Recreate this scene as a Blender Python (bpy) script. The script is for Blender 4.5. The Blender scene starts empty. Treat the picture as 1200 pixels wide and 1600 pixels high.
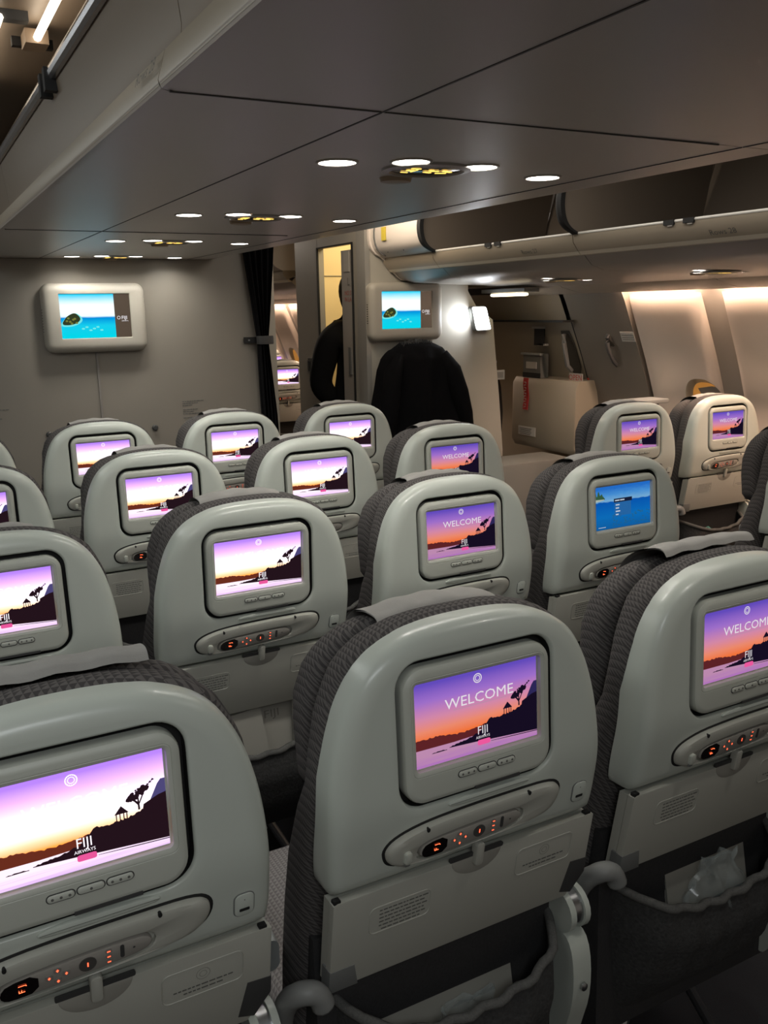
import bpy, bmesh, math, random
from mathutils import Vector, Matrix
random.seed(4)
C = bpy.context.scene.collection
sc = bpy.context.scene
PI = math.pi

# ------------------------------------------------------------------ camera
F, YAW, PITCH, ROLL = 1375.7, 0.48949, 0.22701, -0.018595
fw = Vector((math.sin(YAW)*math.cos(PITCH), math.cos(YAW)*math.cos(PITCH), -math.sin(PITCH)))
rt = Vector((math.cos(YAW), -math.sin(YAW), 0)); up = rt.cross(fw)
c_, s_ = math.cos(ROLL), math.sin(ROLL)
R_ = c_*rt + s_*up; U_ = -s_*rt + c_*up
cam = bpy.data.cameras.new('camera'); camo = bpy.data.objects.new('camera', cam); C.objects.link(camo)
cam.sensor_fit = 'VERTICAL'; cam.sensor_height = 36; cam.lens = F*36/1600; cam.clip_start = .02
camo.matrix_world = Matrix(((R_.x, U_.x, -fw.x, -.6244), (R_.y, U_.y, -fw.y, -.9096), (R_.z, U_.z, -fw.z, 1.5131), (0, 0, 0, 1)))
sc.camera = camo

# ------------------------------------------------------------------ world, exposure, lights
w = bpy.data.worlds.new('cabin'); sc.world = w; w.use_nodes = True
w.node_tree.nodes['Background'].inputs[0].default_value = (1.0, .88, .76, 1)
w.node_tree.nodes['Background'].inputs[1].default_value = .085
sc.view_settings.view_transform = 'Standard'; sc.view_settings.look = 'None'
sc.view_settings.gamma = 1; sc.view_settings.use_curve_mapping = False
sc.view_settings.exposure = 0.93

def area(name, loc, direction, sx, sy, watts, col, spread=PI):
    l = bpy.data.lights.new(name, 'AREA'); l.shape = 'RECTANGLE'; l.size = sx; l.size_y = sy
    l.energy = watts; l.color = col; l.spread = spread
    o = bpy.data.objects.new(name, l); C.objects.link(o); o.location = loc
    z = -Vector(direction).normalized(); y = Vector((0, 1, 0)) if abs(z.y) < .6 else Vector((0, 0, 1))
    x = y.cross(z).normalized(); y = z.cross(x)
    o.rotation_euler = Matrix((x, y, z)).transposed().to_euler()
    return o
area('left_aisle_ceiling_light', (-1.15, 1.2, 2.12), (.12, 0, -1), .4, 3.8, 6.5, (.94, .98, .96))
area('right_aisle_ceiling_light', (1.22, 1.2, 2.12), (.1, 0, -1), .5, 3.4, 6.5, (1, .93, .84))
area('rear_cabin_light', (-.3, -1.6, 2.05), (.15, .9, -.75), 1.6, .4, 9, (.93, .98, 1.0))  # added soft fill from behind the camera, brightens the seat backs
area('bin_end_downlight', (1.25, 2.95, 2.1), (.55, .1, -.45),   .2, .5, 2.2, (1, .82, .62))  # added fill lamp aimed at the closed white bin to brighten it

# ------------------------------------------------------------------ materials
MATS = {}
def mat(name, col, rough=.5, metal=0, spec=.5, noise=0, scale=40, bump=0, bscale=200, emit=None, es=0, alpha=1, coat=0):
    if name in MATS: return MATS[name]
    m = bpy.data.materials.new(name); m.use_nodes = True; nt = m.node_tree; b = nt.nodes['Principled BSDF']
    b.inputs['Base Color'].default_value = (*col, 1); b.inputs['Roughness'].default_value = rough
    b.inputs['Metallic'].default_value = metal; b.inputs['Specular IOR Level'].default_value = spec
    b.inputs['Coat Weight'].default_value = coat
    if alpha < 1: b.inputs['Alpha'].default_value = alpha
    if emit:
        b.inputs['Emission Color'].default_value = (*emit, 1); b.inputs['Emission Strength'].default_value = es
    if noise or bump:
        tc = nt.nodes.new('ShaderNodeTexCoord')
        if noise:
            n = nt.nodes.new('ShaderNodeTexNoise'); n.inputs['Scale'].default_value = scale; n.inputs['Detail'].default_value = 5
            nt.links.new(tc.outputs['Object'], n.inputs['Vector'])
            mx = nt.nodes.new('ShaderNodeMix'); mx.data_type = 'RGBA'
            mx.inputs[6].default_value = tuple(c*(1-noise) for c in col)+(1,)
            mx.inputs[7].default_value = tuple(min(1, c*(1+noise)) for c in col)+(1,)
            nt.links.new(n.outputs['Fac'], mx.inputs[0]); nt.links.new(mx.outputs[2], b.inputs['Base Color'])
        if bump:
            n2 = nt.nodes.new('ShaderNodeTexNoise'); n2.inputs['Scale'].default_value = bscale
            nt.links.new(tc.outputs['Object'], n2.inputs['Vector'])
            bp = nt.nodes.new('ShaderNodeBump'); bp.inputs['Strength'].default_value = bump; bp.inputs['Distance'].default_value = .002
            nt.links.new(n2.outputs['Fac'], bp.inputs['Height']); nt.links.new(bp.outputs[0], b.inputs['Normal'])
    MATS[name] = m; return m
def emi(name, col, s):
    if name in MATS: return MATS[name]
    m = bpy.data.materials.new(name); m.use_nodes = True; nt = m.node_tree
    for n in list(nt.nodes): nt.nodes.remove(n)
    o = nt.nodes.new('ShaderNodeOutputMaterial'); e = nt.nodes.new('ShaderNodeEmission')
    e.inputs[0].default_value = (*col, 1); e.inputs[1].default_value = s/2
    nt.links.new(e.outputs[0], o.inputs[0]); MATS[name] = m; return m
def ramp_emit(name, stops, z0, z1, s, noise=0, nscale=(60, 1, 400)):
    """picture shown on a screen: colour bands by height in the picture"""
    m = emi(name, (1, 1, 1), s); nt = m.node_tree
    e = [n for n in nt.nodes if n.type == 'EMISSION'][0]
    tc = nt.nodes.new('ShaderNodeTexCoord'); sp = nt.nodes.new('ShaderNodeSeparateXYZ'); nt.links.new(tc.outputs['Object'], sp.inputs[0])
    mr = nt.nodes.new('ShaderNodeMapRange'); mr.inputs[1].default_value = z0; mr.inputs[2].default_value = z1
    val = sp.outputs[2]
    if noise:
        mp = nt.nodes.new('ShaderNodeMapping'); mp.inputs['Scale'].default_value = nscale
        nt.links.new(tc.outputs['Object'], mp.inputs[0])
        n = nt.nodes.new('ShaderNodeTexNoise'); n.inputs['Scale'].default_value = 1; nt.links.new(mp.outputs[0], n.inputs['Vector'])
        ma = nt.nodes.new('ShaderNodeMath'); ma.operation = 'MULTIPLY_ADD'; ma.inputs[1].default_value = noise; nt.links.new(n.outputs['Fac'], ma.inputs[0])
        nt.links.new(val, ma.inputs[2]); val = ma.outputs[0]
    nt.links.new(val, mr.inputs[0])
    cr = nt.nodes.new('ShaderNodeValToRGB'); el = cr.color_ramp.elements
    while len(el) > 1: el.remove(el[0])
    el[0].position = stops[0][0]; el[0].color = (*stops[0][1], 1)
    for p, c in stops[1:]:
        q = el.new(p); q.color = (*c, 1)
    nt.links.new(mr.outputs[0], cr.inputs[0]); nt.links.new(cr.outputs[0], e.inputs[0])
    return m
def srgb(r, g, b): return tuple(((c/255)/12.92 if c/255 <= .04045 else ((c/255+.055)/1.055)**2.4) for c in (r, g, b))

shell_m = mat('pale_grey_seat_plastic', (.56, .60, .545), .30, noise=.03, scale=8, bump=.04, bscale=900, coat=.1)
bezel_m = mat('pale_grey_monitor_plastic', (.53, .55, .49), .42, bump=.05, bscale=1200)
tray_m = mat('warm_grey_tray_plastic', (.44, .44, .39), .45, bump=.08, bscale=900)
dark_gap = mat('black_gap_plastic', (.012, .012, .012), .7)  # black parts and joints, also painted shade in the monitor recess
midgrey = mat('mid_grey_bracket_plastic', (.17, .175, .17), .5)
darkgrey = mat('dark_grey_plastic', (.05, .05, .05), .55)
armgrey = mat('armrest_grey_plastic', (.30, .315, .31), .45)
print_m = mat('placard_print', (.13, .13, .12), .7)
outline_m = mat('moulded_placard_edge', (.62, .63, .57), .4)
metal_m = mat('brushed_steel', (.45, .46, .47), .32, metal=1)
key_red = emi('red_backlit_key', (1, .10, .04), 3)
key_dim = emi('dim_red_key', (1, .10, .04), .35)
seg_red = emi('red_display_digits', (1, .12, .04), 4)
disp_m = mat('black_display_glass', (.006, .004, .004), .15)
leather = mat('dark_lower_seat_fabric', (.03, .029, .03), .9, noise=.35, scale=300, bump=.3, bscale=500)
mesh_m = mat('charcoal_pocket_mesh', (.040, .040, .040), .9, noise=.7, scale=180, bump=.8, bscale=160)
carpet = mat('dark_cabin_carpet', (.02, .02, .024), 1, noise=.4, scale=400, bump=.5, bscale=600)
cloth_m = mat('grey_headrest_cloth', (.34, .33, .31), .9, noise=.06, scale=60, bump=.2, bscale=700)
paper = mat('pocket_card_paper', (.36, .35, .31), .5)
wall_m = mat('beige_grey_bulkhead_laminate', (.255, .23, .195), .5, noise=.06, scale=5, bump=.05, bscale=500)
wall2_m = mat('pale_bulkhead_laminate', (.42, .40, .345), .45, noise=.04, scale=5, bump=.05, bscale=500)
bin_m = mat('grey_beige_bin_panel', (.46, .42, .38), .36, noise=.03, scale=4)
binlip_m = mat('warm_bin_lip', (.34, .29, .22), .4)
bindoor_m = mat('white_bin_door', (.74, .68, .62), .35)
binin_m = mat('dark_bin_lining', (.20, .165, .13), .6)
ceil_m = mat('brown_grey_ceiling', (.24, .19, .145), .5)
side_m = mat('cream_sidewall', (.66, .58, .50), .5, bump=.04, bscale=300)
door_m = mat('beige_exit_door_panel', (.33, .29, .225), .5, noise=.03, scale=6)
doorfr_m = mat('dark_beige_door_surround', (.20, .175, .145), .5)
curtain_m = mat('black_curtain_cloth', (.004, .004, .005), .95, spec=.2)
white_s = mat('white_sticker', (.5, .48, .44), .6)
red_s = mat('red_ribbon', (.42, .02, .02), .6)
redp = mat('red_print', (.5, .06, .04), .6)
coat_m = mat('black_coat_cloth', (.0022, .0022, .003), .95, spec=.15, bump=.5, bscale=90, noise=.3, scale=30)
lamp_white = emi('reading_lamp_glow', (1, .96, .88), 14)
amber = emi('amber_sign_glow', (1, .60, .12), 2.0)
strip_m = emi('warm_tube_glow', (1, .85, .66), 6)
txt_w = emi('screen_white_lettering', (1, .96, 1), 1.05)

def tri_fabric(name, c1, c2, k):
    m = bpy.data.materials.new(name); m.use_nodes = True; nt = m.node_tree; b = nt.nodes['Principled BSDF']
    b.inputs['Roughness'].default_value = .92; b.inputs['Specular IOR Level'].default_value = .15
    N = nt.nodes.new; L = nt.links.new
    tc = N('ShaderNodeTexCoord'); sp = N('ShaderNodeSeparateXYZ'); L(tc.outputs['Object'], sp.inputs[0])
    def mth(op, a, b_=None, c=None):
        n = N('ShaderNodeMath'); n.operation = op
        for i, v in enumerate((a, b_, c)):
            if v is None: continue
            if isinstance(v, (int, float)): n.inputs[i].default_value = v
            else: L(v, n.inputs[i])
        return n.outputs[0]
    t = mth('SUBTRACT', sp.outputs[2], sp.outputs[1])
    x = mth('ADD', sp.outputs[0], mth('MULTIPLY', sp.outputs[1], .6))
    t2 = mth('MULTIPLY', t, k*1.15)
    a = mth('FRACT', mth('ADD', mth('MULTIPLY', x, k), mth('MULTIPLY', t2, .5)))
    bb = mth('FRACT', t2)
    tri = mth('GREATER_THAN', mth('ADD', a, bb), 1.0)
    n = N('ShaderNodeTexNoise'); n.inputs['Scale'].default_value = 350; L(tc.outputs['Object'], n.inputs['Vector'])
    fac = mth('ADD', mth('MULTIPLY', tri, .75), mth('MULTIPLY', n.outputs['Fac'], .3))
    mx = N('ShaderNodeMix'); mx.data_type = 'RGBA'; mx.inputs[6].default_value = (*c1, 1); mx.inputs[7].default_value = (*c2, 1)
    L(fac, mx.inputs[0]); L(mx.outputs[2], b.inputs['Base Color'])
    bp = N('ShaderNodeBump'); bp.inputs['Strength'].default_value = .5; bp.inputs['Distance'].default_value = .0015
    L(fac, bp.inputs['Height']); L(bp.outputs[0], b.inputs['Normal'])
    return m
fab = tri_fabric('charcoal_triangle_weave', (.05, .046, .047), (.135, .125, .12), 105)
fab2 = tri_fabric('light_grey_seat_weave', (.16, .15, .15), (.30, .285, .28), 110)

# ------------------------------------------------------------------ mesh building
class MB:
    def __init__(s): s.v = []; s.f = []; s.m = []; s.mats = []
    def mi(s, m):
        if m not in s.mats: s.mats.append(m)
        return s.mats.index(m)
    def add(s, vs, fs, m):
        o = len(s.v); s.v += [tuple(v) for v in vs]; k = s.mi(m)
        for f in fs: s.f.append([i+o for i in f]); s.m.append(k)
    def box(s, c, d, m, rot=None):
        x, y, z = [a/2 for a in d]
        vs = [Vector((i*x, j*y, k*z)) for i in (-1, 1) for j in (-1, 1) for k in (-1, 1)]
        if rot: vs = [rot @ v for v in vs]
        s.add([v+Vector(c) for v in vs], [(0, 1, 3, 2), (4, 6, 7, 5), (0, 4, 5, 1), (2, 3, 7, 6), (0, 2, 6, 4), (1, 5, 7, 3)], m)
    def loft(s, rings, m, closed=True, cap0=True, cap1=True):
        n = len(rings[0]); vs = [p for r in rings for p in r]; fs = []
        for i in range(len(rings)-1):
            for j in range(n if closed else n-1):
                a = i*n+j; b = i*n+(j+1) % n; fs.append((a, b, b+n, a+n))
        if closed and cap0: fs.append(tuple(range(n-1, -1, -1)))
        if closed and cap1: fs.append(tuple(range((len(rings)-1)*n, len(rings)*n)))
        s.add(vs, fs, m)
    def slab(s, poly, y0, y1, m, bev=0, yf=None):
        """polygon in x,z given thickness from y0 (seen side) to y1, softened rim"""
        yf = yf or (lambda x, z: 0)
        def ring(off, y): return [(x, y+yf(x, z), z) for x, z in inset(poly, off)]
        if bev: rings = [ring(bev, y0), ring(bev*.3, y0+bev*.3), ring(0, y0+bev), ring(0, y1)]
        else: rings = [ring(0, y0), ring(0, y1)]
        s.loft(rings, m)
    def tube(s, pts, r, m, n=8):
        pts = [Vector(p) for p in pts]; rings = []
        for i, p in enumerate(pts):
            d = (pts[min(i+1, len(pts)-1)]-pts[max(i-1, 0)]).normalized()
            a = d.cross(Vector((0, 0, 1)));
            if a.length < .05: a = d.cross(Vector((0, 1, 0)))
            a.normalize(); b = d.cross(a); rr = r[i] if isinstance(r, (list, tuple)) else r
            rings.append([tuple(p+a*rr*math.cos(2*PI*k/n)+b*rr*math.sin(2*PI*k/n)) for k in range(n)])
        s.loft(rings, m)
    def build(s, name, parent=None, smooth=35):
        me = bpy.data.meshes.new(name); me.from_pydata(s.v, [], s.f)
        for m in s.mats: me.materials.append(m)
        me.polygons.foreach_set('material_index', s.m)
        bm = bmesh.new(); bm.from_mesh(me); bmesh.ops.recalc_face_normals(bm, faces=bm.faces); bm.to_mesh(me); bm.free()
        me.polygons.foreach_set('use_smooth', [True]*len(me.polygons)); me.set_sharp_from_angle(angle=math.radians(smooth)); me.update()
        o = bpy.data.objects.new(name, me); C.objects.link(o)
        if parent: o.parent = parent
        return o
def inset(poly, d):
    if not d: return list(poly)
    n = len(poly); out = []
    A = sum(poly[i][0]*poly[(i+1) % n][1]-poly[(i+1) % n][0]*poly[i][1] for i in range(n)); sg = 1 if A > 0 else -1
    for i in range(n):
        p0, p1, p2 = poly[i-1], poly[i], poly[(i+1) % n]
        e1 = Vector((p1[0]-p0[0], p1[1]-p0[1])); e2 = Vector((p2[0]-p1[0], p2[1]-p1[1]))
        if e1.length < 1e-9 or e2.length < 1e-9: out.append(p1); continue
        e1.normalize(); e2.normalize(); n1 = Vector((-e1.y, e1.x))*sg; n2 = Vector((-e2.y, e2.x))*sg
        q = n1+n2; q = q/max(.4, q.length_squared)*2
        out.append((p1[0]+q.x*d, p1[1]+q.y*d))
    return out
def rrect(cx, cz, w, h, r, n=6):
    out = []
    for (sx, sz, a0) in ((1, 1, 0), (-1, 1, 90), (-1, -1, 180), (1, -1, 270)):
        for k in range(n+1):
            a = math.radians(a0+90*k/n); out.append((cx+sx*(w/2-r)+r*math.cos(a), cz+sz*(h/2-r)+r*math.sin(a)))
    return out
def resample(poly, n, closed=True):
    P = list(poly)+([poly[0]] if closed else []); L = [0]
    for a, b in zip(P, P[1:]): L.append(L[-1]+math.dist(a, b))
    out = []; j = 0
    for k in range(n):
        t = L[-1]*k/(n if closed else n-1)
        while j < len(L)-2 and L[j+1] < t: j += 1
        u = (t-L[j])/max(1e-9, L[j+1]-L[j]); out.append(tuple(P[j][i]*(1-u)+P[j+1][i]*u for i in range(len(P[j]))))
    return out
def chaikin(poly, it=2, closed=True):
    for _ in range(it):
        q = []; n = len(poly)
        for i in range(n if closed else n-1):
            a, b = poly[i], poly[(i+1) % n]
            q += [tuple(a[k]*.75+b[k]*.25 for k in range(len(a))), tuple(a[k]*.25+b[k]*.75 for k in range(len(a)))]
        if not closed: q = [poly[0]]+q+[poly[-1]]
        poly = q
    return poly
def interp(tab, x):
    if x <= tab[0][0]: return tab[0][1]
    for a, b in zip(tab, tab[1:]):
        if x <= b[0]: return a[1]+(b[1]-a[1])*(x-a[0])/(b[0]-a[0])
    return tab[-1][1]
_tc = {}
def text_geo(s, size, ext=0):
    k = (s, size)
    if k in _tc: return _tc[k]
    cu = bpy.data.curves.new('t', 'FONT'); cu.body = s; cu.size = size; cu.align_x = 'CENTER'; cu.align_y = 'CENTER'; cu.resolution_u = 2
    o = bpy.data.objects.new('t', cu); C.objects.link(o); dg = bpy.context.evaluated_depsgraph_get()
    me = bpy.data.meshes.new_from_object(o.evaluated_get(dg))
    r = ([v.co.to_2d() for v in me.vertices], [tuple(p.vertices) for p in me.polygons])
    bpy.data.objects.remove(o); bpy.data.curves.remove(cu); bpy.data.meshes.remove(me)
    _tc[k] = r; return r
def add_text(mb, s, size, fn, m, wide=1.0):
    """fn maps letter-plane (u right, v up) to 3D"""
    vs, fs = text_geo(s, size)
    mb.add([fn(v.x*wide, v.y) for v in vs], fs, m)

def tag(o, label=None, cat=None, group=None, kind=None):
    if label: o['label'] = label
    if cat: o['category'] = cat
    if group: o['group'] = group
    if kind: o['kind'] = kind
    return o
def empty(name, loc=(0, 0, 0), rz=0):
    o = bpy.data.objects.new(name, None); C.objects.link(o); o.location = loc; o.rotation_euler = (0, 0, rz); o.empty_display_size = .05
    return o
def copy_tree(o, parent=None):
    c = o.copy(); C.objects.link(c); c.parent = parent
    for ch in [x for x in bpy.data.objects if x.parent == o]: copy_tree(ch, c)
    return c

# ------------------------------------------------------------------ SETTING
YB = 3.3426
def xw(z): return interp([(0, 2.80), (.4, 2.91), (.8, 2.945), (1.0, 2.925), (1.23, 2.84), (1.55, 2.70), (1.62, 2.66), (2.2, 2.3)], z)
def plane_box(name, c, d, m, kind='structure'):
    b = MB(); b.box(c, d, m); return tag(b.build(name), kind=kind)
plane_box('floor', (.3, 3.4, -.02), (6.4, 12.5, .04), carpet)
plane_box('ceiling', (.3, 3.4, 2.17), (6.4, 12.5, .04), ceil_m)
# front bulkhead behind the first row of the centre block
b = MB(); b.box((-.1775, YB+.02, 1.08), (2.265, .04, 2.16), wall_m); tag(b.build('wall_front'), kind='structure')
b = MB(); b.box((.157, YB-.004, .9), (.009, .008, .9), mat('seam_strip', (.24, .22, .2), .5)); tag(b.build('trim_1'), kind='structure')
# narrow post right of the curtain
b = MB(); b.box((1.064, 3.5, 1.08), (.062, .04, 2.16), wall2_m); tag(b.build('trim_2'), kind='structure')
# second bulkhead: rear face of the lavatory block
b = MB()
poly = [(1.58, 0), (2.46, 0), (2.449, .69), (2.42, 1.0), (2.395, 1.22), (2.37, 1.44), (2.26, 1.51), (2.2, 1.60), (2.2, 2.16), (1.58, 2.16)]
b.slab(poly, YB, YB+.03, wall2_m)
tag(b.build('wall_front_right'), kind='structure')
b = MB(); b.box((1.566, YB+.045, 1.08), (.028, .10, 2.16), mat('door_frame_metal', (.36, .35, .32), .4, metal=.3)); tag(b.build('trim_3'), kind='structure')
# aisle side of the lavatory block with its doorway
b = MB()
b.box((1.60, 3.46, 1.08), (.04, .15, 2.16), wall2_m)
b.box((1.60, 4.17, 1.08), (.04, .34, 2.16), wall2_m)
b.box((1.60, 3.77, 2.01), (.04, .47, .30), wall2_m)
for y0 in (3.535, 3.995): b.box((1.577, y0, .93), (.01, .012, 1.86), dark_gap)
b.box((1.577, 3.765, 1.862), (.01, .47, .008), dark_gap)
b.box((1.577, 4.16, 1.175), (.008, .055, .10), metal_m)
b.box((1.574, 4.16, 1.175), (.006, .03, .06), dark_gap)
b.box((1.578, 4.2, .80), (.006, .26, .004), dark_gap)
tag(b.build('wall_lavatory'), kind='structure')
b = MB()
b.box((2.16, 3.87, 1.08), (.03, .96, 2.16), mat('lavatory_cream', (.72, .60, .36), .5))
b.box((1.89, 4.34, 1.08), (.56, .03, 2.16), MATS['lavatory_cream'])
b.box((1.96, 4.20, .45), (.36, .24, .9), MATS['lavatory_cream'])
b.box((2.143, 3.87, 1.72), (.006, .9, .004), midgrey)
b.box((1.89, 4.322, 1.72), (.52, .004, .004), midgrey)
tag(b.build('wall_back'), kind='structure')
area('lavatory_light', (1.95, 3.85, 2.12), (0, .1, -1), .4, .5, 3.4, (1, .80, .48))
# folded lavatory door leaf
b = MB(); b.box((1.60, 3.62, .92), (.03, .145, 1.82), mat('lavatory_door_leaf', (.40, .375, .34), .45))
lf = tag(b.build('door_2'), kind='structure')
b = MB(); fn = lambda u, v: (1.582, 3.60-u, 1.66+v); add_text(b, 'L', .06, fn, print_m)
fn2 = lambda u, v: (1.582, 3.61-u, 1.60+v); add_text(b, 'NO S', .035, fn2, redp)
fn2 = lambda u, v: (1.582, 3.61-u, 1.565+v); add_text(b, 'IN LA', .035, fn2, redp); b.build('door_lettering', lf)
b = MB(); b.box((1.581, 3.60, 1.23), (.006, .03, .15), midgrey); b.build('door_handle', lf)
b = MB(); b.box((1.582, 3.62, 1.77), (.004, .07, .11), white_s); b.build('door_plate', lf)

# right cabin sidewall, with darker door surround
def wall_patch(y0, y1, z0, z1, m, off=0, mb=None, nz=26, ny=1, crown=0):
    mb = mb or MB(); rings = []
    for i in range(nz+1):
        z = z0+(z1-z0)*i/nz
        rings.append([(xw(z)-off-crown*math.sin(PI*j/ny) if ny > 1 else xw(z)-off, y0+(y1-y0)*j/ny, z) for j in range(ny+1)])
    mb.loft(rings, m, closed=False); return mb
tag(wall_patch(2.604, 3.07, 0, 1.66, doorfr_m, .036).build('wall_door_surround'), kind='structure')
def sidewall(y0, y1, name):
    mb = wall_patch(y0, y1, 0, 1.66, mat('sidewall_pillar', (.37, .33, .28), .5), 0)
    return tag(mb.build(name), kind='structure')
def porthole_panel(yc, half, wy, idx):
    """bright panel curving between two pillars, with a porthole cut through"""
    mb = MB(); zc, a, bb = .985, .115, .16; n = 48
    ring_out = resample([(yc+half, .3), (yc+half, 1.56), (yc-half, 1.56), (yc-half, .3)], n)
    th = [math.atan2(z-zc, y-wy) for y, z in ring_out]
    hole = [(wy+a*math.copysign(abs(math.cos(t))**.75, math.cos(t)), zc+bb*math.copysign(abs(math.sin(t))**.75, math.sin(t))) for t in th]
    rings = []
    for k in range(9):
        u = k/8
        r = []
        for (yo, zo), (yh, zh) in zip(ring_out, hole):
            y = yo+(yh-yo)*u; z = zo+(zh-zo)*u; e = min(1, (half-abs(y-yc))/.05)
            r.append((xw(z)-.012-.028*math.sin(e*PI/2)+(.012 if k == 0 else 0), y, z))
        rings.append(r)
    base = rings[-1]
    mb.loft(rings, side_m, cap0=False, cap1=False)
    rim = mat('window_reveal', (.42, .40, .33), .35)
    rr = []
    for d, sh in ((0, 1.0), (.005, .985), (.022, .93), (.04, .88)):
        rr.append([(base[i][0]+d, wy+(base[i][1]-wy)*sh, zc+(base[i][2]-zc)*sh) for i in range(n)])
    mb.loft(rr, rim, cap0=False, cap1=False)
    o = tag(mb.build('wall_panel'), kind='structure'); o.name = 'wall_right_panel'
    g = MB(); pane = [(p[0]+.002, wy+(p[1]-wy)*1.02, zc+(p[2]-zc)*1.02) for p in rr[-1]]
    g.loft([pane, [(x+.006, y, z) for x, y, z in pane]], mat('window_shade_amber', (.55, .25, .06), .6, emit=(1, .42, .08), es=.16))  # amber emission stands in for outside light coming through the shade
    wo = tag(g.build('window_%d' % idx), kind='structure')
    return wo
sidewall(-1.4, 2.62, 'wall_right'); sidewall(4.75, 9.6, 'wall_right_forward')
WP = [(2.365, .24, 2.23), (1.79, .215, 1.70), (1.26, .215, 1.2), (.73, .215, .7)]
k = 0
for yc, hf, wy in WP+[(5.2+.58*i, .235, 5.2+.58*i) for i in range(7)]:
    k += 1; porthole_panel(yc, hf, wy, k)
    area('sidewall_wash_light', (2.632, yc, 1.612), (.25, 0, -1), .03, hf*2.0, 3.0 if yc < 3 else 4, (1, .69, .50))
# forward end of the next cabin
plane_box('wall_forward', (.3, 9.6, 1.08), (6.4, .04, 2.16), wall_m)
plane_box('wall_left', (-2.6, 3.4, 1.08), (.04, 12.5, 2.16), side_m)
area('next_cabin_light', (1.5, 6.6, 2.1), (.3, 0, -1), .6, 3, 26, (1, .86, .72))

tag(wall_patch(2.55, 4.3, 0, 1.72, dark_gap, -.012).build('wall_door_lining'), kind='structure')  # added dark backing sheet, keeps world light out of the panel gaps
b = MB(); b.loft([[(xw(z)-.037, 2.604, z), (xw(z)+.01, 2.604, z)] for z in [1.66*i/26 for i in range(27)]], doorfr_m, closed=False); tag(b.build('trim_6'), kind='structure')
# exit door
d = empty('door_1', (0, 0, 0)); tag(d, kind='structure')
wall_patch(3.085, 4.0, .0, 1.42, door_m, .02).build('door_panel', d)
mb = wall_patch(3.09, 4.0, 1.43, 1.585, mat('door_lintel', (.27, .235, .19), .5), .05); mb.build('door_lintel', d)
mb = MB(); mb.box((2.7, 3.5, 1.425), (.12, .9, .012), dark_gap)
mb.tube([(xw(z)-.032, 3.075, z) for z in [1.46-.06*i for i in range(24)]], .006, dark_gap); mb.build('door_gap', d)
mb = MB(); mb.tube([(xw(z)-.034, 3.068, z) for z in [1.10-.03*i for i in range(8)]], .008, redp); mb.build('red_edge_strip', d)
# slide container on the door
bu = MB()
def qbox(mb, pts_top, zt, zb, m, off):
    pass
prof = [(2.74, .66), (2.715, .70), (2.72, 1.05), (2.745, 1.085), (2.90, 1.09), (2.93, .66)]
bu.loft([[(x+.006, y, z) for x, z in prof] if e else [(x, y, z) for x, z in prof] for y, e in ((3.02, 1), (3.03, 0), (3.60, 0), (3.62, 1))], door_m)
bo = bu.build('slide_container', d, 50)
mb = MB(); mb.box((2.709, 3.45, .76), (.003, .17, .055), white_s)
for i in range(4): mb.box((2.706, 3.46, .775-.011*i), (.002, .12-.02*(i % 2), .003), print_m)
mb.build('container_placard', bo)
mb = MB(); rb = []
for i in range(9): rb.append((2.70-.004*math.sin(i), 3.455, 1.085-.024*i))
mb.loft([[(x, y-.024, z), (x, y+.024, z), (x+.003, y+.024, z), (x+.003, y-.024, z)] for x, y, z in rb], red_s)
for i, l in enumerate((.012, .012, .007, .012, .010, .012, .012, .006, .012, .011)):
    zz = 1.06-.0165*i; mb.box((2.6935, 3.455, zz), (.001, .020, .003), white_s); mb.box((2.6935, 3.455+(.008 if i % 2 else -.008), zz-.004), (.001, .003, l*.8), white_s)
mb.build('warning_ribbon', bo)
# door window box, handle wells, placards
mb = MB(); mb.box((2.775, 3.46, 1.155), (.06, .17, .15), mat('view_port_frame', (.16, .16, .15), .3)); mb.box((2.742, 3.46, 1.228), (.02, .19, .012), armgrey)
mb.box((2.742, 3.46, 1.16), (.004, .10, .04), white_s); mb.box((2.745, 3.46, 1.10), (.006, .17, .03), dark_gap)
mb.build('viewing_port', d)
mb = MB(); mb.box((2.752, 3.40, 1.33), (.01, .09, .10), dark_gap); mb.box((2.745, 3.40, 1.385), (.01, .12, .012), white_s); mb.box((2.757, 3.37, 1.285), (.02, .08, .012), white_s); mb.build('arming_window', d)
mb = MB()
mb.loft([[(xw(z)-.022-dx, 3.17+w_*math.cos(a), z+0*a) for a in (0, PI)]+[(xw(z)-.026-dx, 3.17-w_, z), (xw(z)-.026-dx, 3.17+w_, z)] for z, w_, dx in [(1.12, .03, 0), (1.16, .05, 0), (1.30, .05, 0), (1.37, .035, 0)]], mat('handle_recess', (.07, .062, .05), .6))
mb.tube([(2.80, 3.155, 1.14), (2.765, 3.15, 1.17), (2.735, 3.15, 1.30), (2.74, 3.16, 1.35)], .014, midgrey)
mb.build('door_handle', d)
mb = MB(); mb.box((2.806, 3.12, 1.10), (.006, .115, .05), white_s)
add_text(mb, 'OPEN', .045, lambda u, v: (2.801, 3.12-u, 1.10+v), redp); mb.build('open_sign', d)
mb = MB(); mb.box((2.80, 3.085, 1.0), (.006, .09, .10), white_s); mb.box((2.796, 3.085, 1.005), (.003, .06, .05), redp); mb.add([(2.795, 3.11, .975), (2.795, 3.06, .975), (2.795, 3.085, .955)], [(0, 1, 2)], redp)
mb.box((2.81, 3.07, .88), (.006, .12, .05), white_s); mb.build('arrow_placard', d)
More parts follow.
